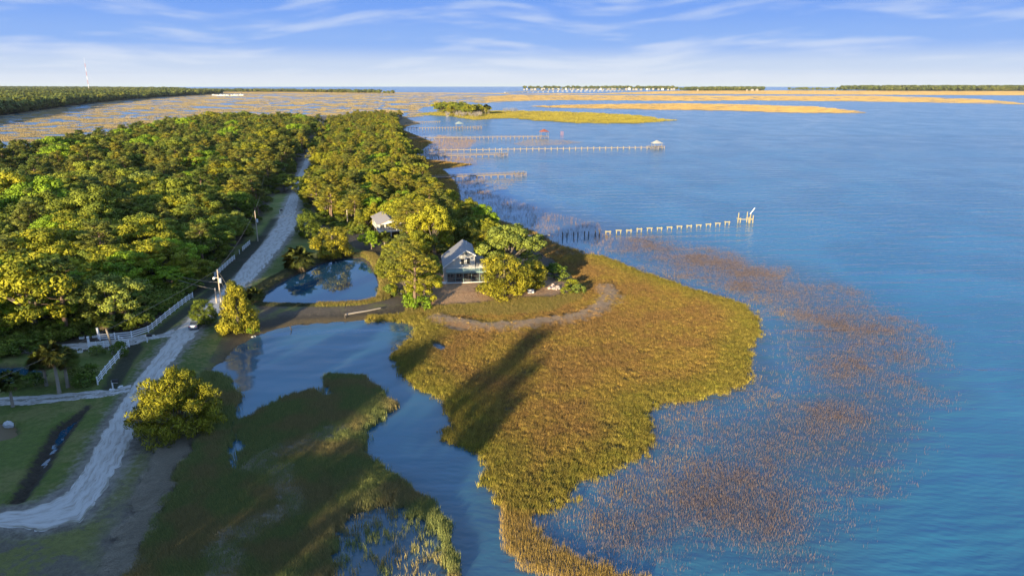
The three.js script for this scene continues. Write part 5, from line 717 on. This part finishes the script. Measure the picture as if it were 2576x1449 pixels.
// ------------------------------------------------------------------ docks
const pileG = new THREE.CylinderGeometry(0.15, 0.17, 1, 8), dockWood = std(0.26, 0.205, 0.15, 0.9), dockGrey = std(0.4, 0.36, 0.31, 0.9), pileWood = std(0.27, 0.215, 0.16, 0.95);
function pile(parent, x, y0, y1, z, k = 1, mat = pileWood) { const m = part('pile', pileG, mat, parent, [x, (y0 + y1) / 2, z]); m.scale.set(k, y1 - y0, k); return m; }
function dock(label, a, b, deckY, width, bents, o = {}) {
  const [x0, d0] = a, [x1, d1] = b, len = Math.hypot(x1 - x0, d1 - d0), t = Math.atan2(d1 - d0, x1 - x0), g = thing('dock', label, 'dock', [x0, 0, d0], t);   // local x runs out along the dock
  const m = o.wood || dockWood; box('deck', m, g, len / 2, deckY, 0, len, 0.18, width);
  for (const s of [-1, 1]) box('stringer', pileWood, g, len / 2, deckY - 0.22, s * width * 0.4, len, 0.24, 0.12);
  for (let i = 0; i < bents; i++) { const x = (i + 0.5) * len / bents; for (const s of [-1, 1]) pile(g, x, -1.5, deckY + (o.up ?? 1), s * (width / 2 + 0.12), o.pile || 1, i / bents < (o.dark ?? 0.2) ? pileWood : m); box('cross_beam', pileWood, g, x, deckY - 0.42, 0, 0.2, 0.22, width + 0.6); }
  if (o.rail) for (const s of o.rail === 2 ? [-1, 1] : [1]) { box('rail', m, g, len / 2, deckY + 1, s * width / 2, len, 0.09, 0.12); box('rail', m, g, len / 2, deckY + 0.55, s * width / 2, len, 0.07, 0.08); for (let x = 0.5; x < len; x += 2.4) box('rail_post', m, g, x, deckY + 0.5, s * width / 2, 0.1, 1, 0.1); }
  if (o.head) { const [hl, hw] = o.head; box('head_deck', m, g, len + hl / 2, deckY + 0.03, 0, hl, 0.2, hw); for (let i = 0; i < 3; i++) for (const s of [-1, 0, 1]) pile(g, len + 0.3 + (hl - 0.6) * i / 2, -1.5, deckY + (s ? 1.1 : 0), s * (hw / 2 - 0.2), o.pile || 1, m); for (const s of [-1, 1]) box('rail', m, g, len + hl / 2, deckY + 1, s * hw / 2, hl, 0.1, 0.1); box('rail', m, g, len + hl, deckY + 1, 0, 0.1, 0.1, hw);
    for (const s of [-1, 1]) bar('brace', m, g, [len + 0.3, -0.2, s * (hw / 2 - 0.2)], [len + hl - 0.3, deckY - 0.2, s * (hw / 2 - 0.2)], 0.12); }
  if (o.roof) { const [off, w, h, mat] = o.roof, at = len + off; for (const sx of [-1, 1]) for (const sz of [-1, 1]) box('roof_post', m, g, at + sx * w * 0.42, deckY + h / 2, sz * w * 0.42, 0.2, h, 0.2); const c = new THREE.ConeGeometry(w * 0.78, w * 0.32, 4, 1); c.rotateY(Math.PI / 4); part('roof', c, mat, g, [at, deckY + h + w * 0.16, 0]); box('shelter_floor', m, g, at, deckY + 0.02, 0, w, 0.2, w); for (const sx of [-1, 0, 1]) for (const sz of [-1, 1]) pile(g, at + sx * w * 0.45, -1.5, deckY, sz * w * 0.45, o.pile || 1, m); box('rail', m, g, at, deckY + 1, w / 2, w, 0.1, 0.1); }
  return g;
}
const H = (u, v, h) => G(u, v, h);
dock('nearest dock, brown wood with railings and a square pier head', H(1062, 447, 1.6), H(1296, 437, 1.6), 1.6, 1.7, 13, { rail: 2, head: [6, 5], up: 0, dark: 0.45 });
dock('short railed dock with a lamp post end, second from the houses', H(1030, 394, 1.6), H(1252, 388, 1.6), 1.6, 1.7, 14, { rail: 2, head: [7, 6], up: 0, dark: 0.6 });
dock('longest dock with paired pale piles and a roofed pier head', H(1046, 378, 1.4), H(1636, 370, 1.4), 1.4, 1.3, 38, { head: [11, 8], roof: [5.5, 7.5, 3, std(0.62, 0.55, 0.42, 0.8)], wood: std(0.31, 0.26, 0.19, 0.85), up: 1.0, pile: 1.3, dark: 0.22 });
dock('long dock ending in a red-roofed shelter', H(1030, 347, 2), H(1366, 343, 2), 2, 1.6, 30, { rail: 1, roof: [1, 8, 4.4, redTile], up: 0.9, pile: 1.2, dark: 0.3 });
dock('dock with a small green-roofed shelter near its outer end', H(1008, 322, 2), H(1194, 319.5, 2), 2, 1.8, 26, { roof: [-18, 8.5, 4, std(0.42, 0.46, 0.36, 0.8)], up: 0.9, pile: 1.2, dark: 0.4, head: [8, 7] });
dock('farthest low dock beyond the green-roofed shelter', H(1020, 307.5, 1.6), H(1108, 305.5, 1.6), 1.6, 2, 16, { rail: 1, up: 0.3, pile: 1.4 });
dock('short grey boardwalk from the point towards the ruined pier', H(1316, 594, 1.3), H(1382, 590, 1.3), 1.3, 1.4, 4, { wood: dockGrey, up: -0.2 });
{ const [x, d] = H(1414, 340, 0), g = thing('mooring_piles', 'pair of mooring piles beyond the red-roofed shelter', 'piles', [x, 0, d]); for (const s of [-1, 1]) pile(g, s * 0.9, -1.5, 4, 0, 1.6, std(0.5, 0.2, 0.15)); }
{ const [x, d] = G(1256, 386, 1.6), g = thing('dock_lamp', 'slim post standing on the end of the short railed dock', 'post', [x, 1.7, d]); box('post', dockWood, g, 0, 1.6, 0, 0.3, 3.2, 0.3); box('arm', trimWhite, g, 0.4, 3.0, 0, 0.9, 0.2, 0.2); }
{ // the ruined pier: lone bents marching out to a broken pier head; sun and shore shade put into pile colours
  const A = [1385, 588], marks = [[1421, 594], [1470, 591], [1499.5, 586], [1528, 583], [1557, 581.5], [1585, 580], [1614, 578.5], [1642, 577], [1670, 574.5], [1697, 572], [1724, 570.5], [1750, 567.5], [1777, 565.5], [1803, 563.5], [1830, 561]];
  const [xa, da] = G(1421, 598), [xb, db] = G(1830, 566), gold = std(0.33, 0.285, 0.17, 0.85);
  for (let i = 0; i < 17; i++) { const t = i / 16, x = lerp(xa, xb, t), d = lerp(da, db, t), g = thing('pier_bent', i < 4 ? 'dark broken pile pair of the ruined pier, in the reeds' : 'pile pair with pale cross beam left from the ruined pier', 'pier bent', [x, 0, d], 0.1 * N2(i, 3), i < 4 ? 'dark shore bents of the ruined pier' : 'sunlit bents of the ruined pier'), h = i < 4 ? 1.7 : 1.25 + 0.25 * N2(i, 8); for (const s of [-1, 1]) { const p = pile(g, s * 0.72, -1.5, h + 0.25 * N2(i, s), 0, 1.15, i < 4 ? darkWood : gold); p.rotation.z = 0.04 * N2(i * 3, s); } if (i > 3) { box('cross_beam', gold, g, 0, h - 0.35, 0.2, 2.1, 0.28, 0.1); box('cross_beam', gold, g, 0, h - 0.3, -0.2, 2.1, 0.24, 0.1); } }
  const [x0, d0] = G(1857, 560), [x1] = G(1893, 560), w = x1 - x0, g = thing('ruined_pier', 'broken pier head of tall piles with one leaning pole', 'ruined pier', [x0, 0, d0]);
  [[0, 1.7], [0.35, 3.6], [0.9, 1.8]].forEach(([x, h], i) => pile(g, x, -1.5, h, -0.8 * (i % 2), 1.3, gold)); [[w * 0.68, 3.9, -1], [w * 0.78, 2.6, 1], [w * 0.86, 3.4, 0], [w * 0.98, 3.0, 1], [w * 0.74, 2.2, 0.4]].forEach(([x, h, z]) => pile(g, x, -1.5, h, z, 1.3, gold));
  bar('beam', gold, g, [0, 1.35, 0.3], [w, 1.25, 0.5], 0.2, 0.26); bar('beam', gold, g, [w * 0.62, 1.6, -1], [w, 1.6, 1], 0.2, 0.24); bar('leaning_pole', trimWhite, g, [w * 0.8, 3.2, 0], [w * 1.08, 5.6, 0.3], 0.22); bar('beam', gold, g, [-0.3, 1.5, -0.8], [1.1, 1.5, 0.3], 0.24);
}
// ------------------------------------------------------------------ fences, posts, poles, small things
const fenceWhite = std(0.78, 0.79, 0.8, 0.6);
function fence(label, marks, gap, o = {}) {
  const pts = marks.map(([u, v]) => G(u, v)), g = thing('rail_fence', label, 'fence', [pts[0][0], 0, pts[0][1]]), at = [];
  for (let i = 0; i + 1 < pts.length; i++) { const [a, b] = [pts[i], pts[i + 1]], n = Math.max(1, Math.round(Math.hypot(b[0] - a[0], b[1] - a[1]) / gap)); for (let k = 0; k < n; k++) at.push([lerp(a[0], b[0], k / n), lerp(a[1], b[1], k / n)]); }
  at.push(pts[pts.length - 1]); const loc = at.map(([x, d]) => [x - pts[0][0], height(x, d), -(d - pts[0][1])]);
  loc.forEach(([x, y, z], i) => { if (o.skip && o.skip(i, loc.length)) return; box('post', fenceWhite, g, x, y + 0.7, z, 0.16, 1.5, 0.16); if (i + 1 < loc.length && !(o.skip && o.skip(i + 1, loc.length))) for (const k of [0.35, 0.78, 1.2]) bar('rail', fenceWhite, g, [x, y + k, z], [loc[i + 1][0], loc[i + 1][1] + k, loc[i + 1][2]], 0.06, 0.17); });
  return g;
}
fence('white three-rail fence curving from the gate along the ditch', [[252, 866], [290, 864], [332, 861], [374, 848], [405, 822], [440, 793], [485, 756]], 2.5);
fence('straight stretch of white fence above the roadside ditch', [[540, 703], [560, 685], [590, 658]], 2.5);
fence('farthest white fence stretch by the far utility pole', [[602, 644], [614, 632], [628, 619]], 2.5, { skip: (i, n) => i === 1 });
fence('short white fence piece left of the gate palm', [[226, 886], [243, 887], [262, 886], [279, 884]], 2.3);
fence('white fence sloping down beside the lawn to the lower mailbox', [[300, 872], [325, 880], [309, 900], [290, 926], [268, 954], [247, 982]], 2.3);
[[249, 862, 'tall white gate post behind the palm'], [225, 885, 'tall white gate post on the lawn side of the drive']].forEach(([u, v, l]) => { const [x, d] = G(u, v), g = thing('gate_post', l, 'gate post', [x, height(x, d), d]); box('post', fenceWhite, g, 0, 1.1, 0, 0.32, 2.3, 0.32); box('cap', fenceWhite, g, 0, 2.28, 0, 0.42, 0.1, 0.42); });
const black = std(0.02, 0.02, 0.022, 0.5);
[[371, 873, 'black mailbox on a white post beside the drive', 0], [284, 986, 'black mailbox on a white post by the lower fence end', 0], [704, 545, 'mailbox by the road near the far pole', 0.3]].forEach(([u, v, l, t]) => { const [x, d] = G(u, v), g = thing('mailbox', l, 'mailbox', [x, height(x, d), d], t); box('post', fenceWhite, g, 0, 0.75, 0, 0.16, 1.6, 0.16); box('arm', fenceWhite, g, 0.45, 1.15, 0, 1.0, 0.12, 0.12); const b = part('box', new THREE.BoxGeometry(1.0, 0.32, 0.42), black, g, [0.55, 1.38, 0]); part('lid', (() => { const c = new THREE.CylinderGeometry(0.21, 0.21, 1.0, 12, 1, false, 0, Math.PI); c.rotateZ(Math.PI / 2); c.rotateX(Math.PI / 2 * 0); return c; })(), black, b, [0, 0.14, 0]); });
// planter blocks lining the drive
{ const lab = { near: 'white block planter on the lawn side of the drive', far: 'white block planter on the wood side of the drive' }; const bl = [[113, 902, 0], [179, 898, 0], [202, 896, 0], [229, 893, 0], [252, 892, 0], [280, 890, 0], [239, 858, 1], [277, 856, 1], [206, 862, 1]]; bl.forEach(([u, v, s]) => { const [x, d] = G(u, v), g = thing('planter_block', s ? lab.far : lab.near, 'planter', [x, height(x, d), d], 0.2, s ? 'planters on the wood side' : 'planters on the lawn side'); const m = std(0.62, 0.63, 0.62, 0.9); box('block', m, g, 0, 0.22, 0, 0.85, 0.44, 0.5); for (const q of [-0.2, 0.2]) box('dark_hollow', darkWood, g, q, 0.41, 0, 0.26, 0.08, 0.3); part('plant', protos.bush[0].crown, TINT.deep, g, [0, 0.3, 0]).scale.setScalar(0.24); }); }  // openings in the block top drawn as dark plates
function rock(name, label, u, v, w, h, mat, group) { const [x, d] = G(u, v), g = new THREE.IcosahedronGeometry(0.5, 3), p = g.getAttribute('position'); for (let i = 0; i < p.count; i++) { const q = V3().fromBufferAttribute(p, i), k = 1 + 0.16 * N3(q.x * 3 + u, q.y * 3, q.z * 3) + 0.05 * N3(q.x * 9, q.y * 9 + v, q.z * 9); p.setXYZ(i, q.x * k * w, q.y * k * h, q.z * k * w * 0.6); } g.computeVertexNormals(); const m = top(name, g, mat, label, 'rock', group); m.position.set(x, height(x, d) + h * 0.25, -d); m.rotation.set(0, 0.5 + u, 0.1); return m; }
rock('boulder', 'big pale rounded boulder beside the brown garden pool', 21, 1076, 2.0, 1.2, std(0.42, 0.42, 0.42, 0.95));
[[278, 991], [285, 990], [300, 988], [305, 986]].forEach(([u, v]) => rock('stone', 'white stone at the foot of the lower fence end', u, v, 0.7, 0.35, std(0.6, 0.6, 0.58, 0.9), 'white stones at the fence end'));
[[634, 849], [640, 847], [660, 849], [662, 851]].forEach(([u, v]) => rock('stone', 'pale stone on the dirt bank below the pointed cedar', u, v, 0.55, 0.3, std(0.5, 0.5, 0.49, 0.9), 'pale stones on the bank'));
{ const r = rngOf(61); for (let i = 0; i < 26; i++) rock('rubble_piece', 'pale broken piece in the rubble heap on the point', 1378 + 30 * r(), 730 + 9 * r(), 0.5 + 0.5 * r(), 0.35 + 0.2 * r(), std(0.5 + 0.1 * r(), 0.44, 0.38, 0.95), 'rubble heap on the point'); }
{ const [x, d] = G(1335, 749), g = thing('chest', 'white storage chest standing on the yard grass', 'chest', [x, height(x, d), d], 0.1); box('body', trimWhite, g, 0, 0.4, 0, 1.5, 0.75, 0.75); box('lid', trimWhite, g, 0, 0.82, 0, 1.58, 0.1, 0.82); }
{ const [x, d] = G(1338, 738), g = thing('picnic_table', 'low dark picnic table beside the white chest', 'table', [x, height(x, d), d], 0.4); box('tabletop', pine1, g, 0, 0.74, 0, 1.9, 0.06, 0.75); for (const s of [-1, 1]) { box('bench', pine1, g, 0, 0.44, s * 0.75, 1.9, 0.05, 0.28); box('leg', pine1, g, s * 0.7, 0.36, 0, 0.09, 0.72, 0.09); } }
[[997, 653, 628, 'white pole on the slope below the stilt house'], [1009, 748, 734, 'short white post at the pond corner of the yard']].forEach(([u, v, t, l]) => { const [x, d] = G(u, v), h = tall(u, v, t), g = thing('white_pole', l, 'post', [x, height(x, d) - 0.1, d]); box('post', trimWhite, g, 0, h / 2, 0, 0.16, h, 0.16); box('cap', trimWhite, g, 0, h, 0, 0.2, 0.06, 0.2); });
{ const a = G(868, 800), b = G(958, 787), l = limbGeo([0, 0.3, 0.6, 1].map((t) => V3(lerp(a[0], b[0], t), 0.75 + 0.35 * t + 0.05 * Math.sin(t * 9), -lerp(a[1], b[1], t))), [0.24, 0.22, 0.18, 0.13], 8); top('fallen_log', l, std(0.27, 0.235, 0.2, 0.95), 'bleached log lying along the dam above the creek', 'log'); }
[[732, 830, 0.3, 1, 'dark leaning stake in the creek below the dam'], [1002, 797, 0.02, 0.9, 'small post on the dam near the creek end'], [868, 803, 0.1, 1.1, 'post at the left end of the bleached log']].forEach(([u, v, lean, h, l]) => { const [x, d] = G(u, v), g = thing('stake', l, 'stake', [x, Math.max(0, height(x, d)) - 0.1, d]); const p = pile(g, 0, -0.6, h, 0, 0.8, darkWood); p.rotation.z = lean; });
// utility poles
function pole(label, u, vf, vt, o = {}) {
  const [x, d] = G(u, vf), h = tall(u, vf, vt), g = thing('utility_pole', label, 'utility pole', [x, height(x, d) - 0.2, d]), w = std(0.46, 0.38, 0.29, 0.9);
  part('pole', (() => { const c = new THREE.CylinderGeometry(0.13, 0.19, h, 10); c.translate(0, h / 2, 0); return c; })(), w, g);
  if (o.arm) { box('bracket', trimWhite, g, -0.5, h - 1.7, 0, 1.0, 0.08, 0.08); const lamp = part('lamp_head', new THREE.CylinderGeometry(0.18, 0.34, 0.4, 12), trimWhite, g, [-1.0, h - 1.75, 0]); part('lens', new THREE.SphereGeometry(0.24, 10, 6, 0, 6.3, 1.57, 1.57), trimWhite, lamp, [0, -0.2, 0]); }
  if (o.can) { part('transformer', new THREE.CylinderGeometry(0.3, 0.3, 1.05, 14), std(0.58, 0.6, 0.62, 0.5), g, [0.48, h * 0.7, 0.1]); box('bracket', w, g, 0.2, h * 0.7, 0.05, 0.4, 0.1, 0.1); }
  part('insulator', new THREE.CylinderGeometry(0.07, 0.1, 0.3, 8), trimWhite, g, [0, h + 0.14, 0]);
  return { g, x, d, h };
}
const wireMat = std(0.2, 0.18, 0.16, 0.8);
function wire(label, a, b, sag, rad = 0.03) { const pts = []; for (let i = 0; i <= 12; i++) { const t = i / 12; pts.push(V3(lerp(a[0], b[0], t), lerp(a[1], b[1], t) - sag * 4 * t * (1 - t), -lerp(a[2], b[2], t))); } return top('wire', limbGeo(pts, pts.map(() => rad), 5), wireMat, label, 'wire'); }
const pA = pole('main utility pole with lamp and transformer behind the pointed cedar', 556, 770, 689, { arm: 1, can: 1 }), pB = pole('utility pole with transformer left of the road bend', 648, 611, 534, { can: 1 }), pC = pole('bare service pole in the trees by the stilt house', 875, 580, 535), pS = pole('short stub pole beside the main utility pole', 545, 772, 736, {});
{ const y0 = height(pA.x, pA.d) + pA.h, y1 = height(pB.x, pB.d) + pB.h; wire('overhead wire between the two roadside poles', [pA.x, y0, pA.d], [pB.x, y1, pB.d], 1.2); wire('overhead wire from the main pole down to the near lawn', [pA.x, y0, pA.d], [-78, 9, 84], 1.5); const s = G(473, 721); wire('upper service wire from the main pole into the wood', [pA.x, y0 - 3, pA.d], [s[0] - 6, 6, s[1] - 4], 0.8, 0.05); wire('lower service wire from the stub pole into the wood', [pS.x, height(pS.x, pS.d) + pS.h - 0.2, pS.d], [s[0] - 7, 5.5, s[1] - 4], 0.5, 0.05); const e = G(640, 770); wire('outer guy wire of the main pole', [pA.x, y0, pA.d], [pA.x + 5.5, 0.9, pA.d - 3], 0, 0.03); wire('inner guy wire of the main pole', [pA.x, y0 - 1.5, pA.d], [pA.x + 4.2, 0.9, pA.d - 3], 0, 0.03); wire('distant wire from the far pole along the road', [pB.x, y1, pB.d], [-118, 9, 340], 1.5); }
// ------------------------------------------------------------------ the parked car, seen from behind
{
  const [x, d] = G(495, 834), c = thing('parked_car', 'silver blue saloon car parked under the small dark cedar', 'car', [x, height(x, d) + 0.04, d], 0.12), paint = new THREE.MeshPhysicalMaterial({ color: lin(0.16, 0.2, 0.28), metalness: 0.5, roughness: 0.35, clearcoat: 1, clearcoatRoughness: 0.08 }), tyre = std(0.02, 0.02, 0.02, 0.9), rim = std(0.5, 0.5, 0.52, 0.35, { metalness: 0.8 });
  const prof = [[-2.35, 0.35], [-2.38, 0.75], [-2.3, 0.98], [-1.6, 1.02], [0.9, 0.98], [1.9, 0.85], [2.25, 0.7], [2.28, 0.35]], s = new THREE.Shape(prof.map(([a, b]) => new THREE.Vector2(a, b)));
  const bodyG = new THREE.ExtrudeGeometry(s, { depth: 1.66, bevelEnabled: true, bevelSize: 0.07, bevelThickness: 0.07, bevelSegments: 3 }); bodyG.translate(0, 0, -0.83); bodyG.rotateY(Math.PI / 2); part('body', bodyG, paint, c);
  const cab = new THREE.Shape([[-1.75, 0.98], [-1.15, 1.42], [0.25, 1.45], [1.05, 0.96]].map(([a, b]) => new THREE.Vector2(a, b))), cg = new THREE.ExtrudeGeometry(cab, { depth: 1.3, bevelEnabled: true, bevelSize: 0.06, bevelThickness: 0.1, bevelSegments: 2 }); cg.translate(0, 0, -0.65); cg.rotateY(Math.PI / 2); part('cabin', cg, glass, c);
  box('roof', paint, c, 0, 1.5, 0.45, 1.36, 0.05, 1.3); 
  for (const sx of [-1, 1]) { for (const z of [1.45, -1.45]) { const w = part('wheel', (() => { const g = new THREE.CylinderGeometry(0.33, 0.33, 0.22, 20); g.rotateZ(Math.PI / 2); return g; })(), tyre, c, [sx * 0.82, 0.33, z]); part('rim', (() => { const g = new THREE.CylinderGeometry(0.2, 0.2, 0.235, 14); g.rotateZ(Math.PI / 2); return g; })(), rim, w); } box('tail_light', std(0.35, 0.015, 0.015, 0.3), c, sx * 0.68, 0.84, 2.42, 0.38, 0.16, 0.05); box('mirror', paint, c, sx * 0.98, 1.05, -0.75, 0.18, 0.12, 0.1); }
  box('number_plate', std(0.75, 0.75, 0.75, 0.5), c, 0, 0.72, 2.46, 0.42, 0.16, 0.02); box('bumper', paint, c, 0, 0.48, 2.42, 1.72, 0.22, 0.12);
}
scene.fog = new THREE.FogExp2(new THREE.Color().setRGB(0.75, 0.85, 1), 0.000015);   // thin evening haze
renderer.render(scene, camera);
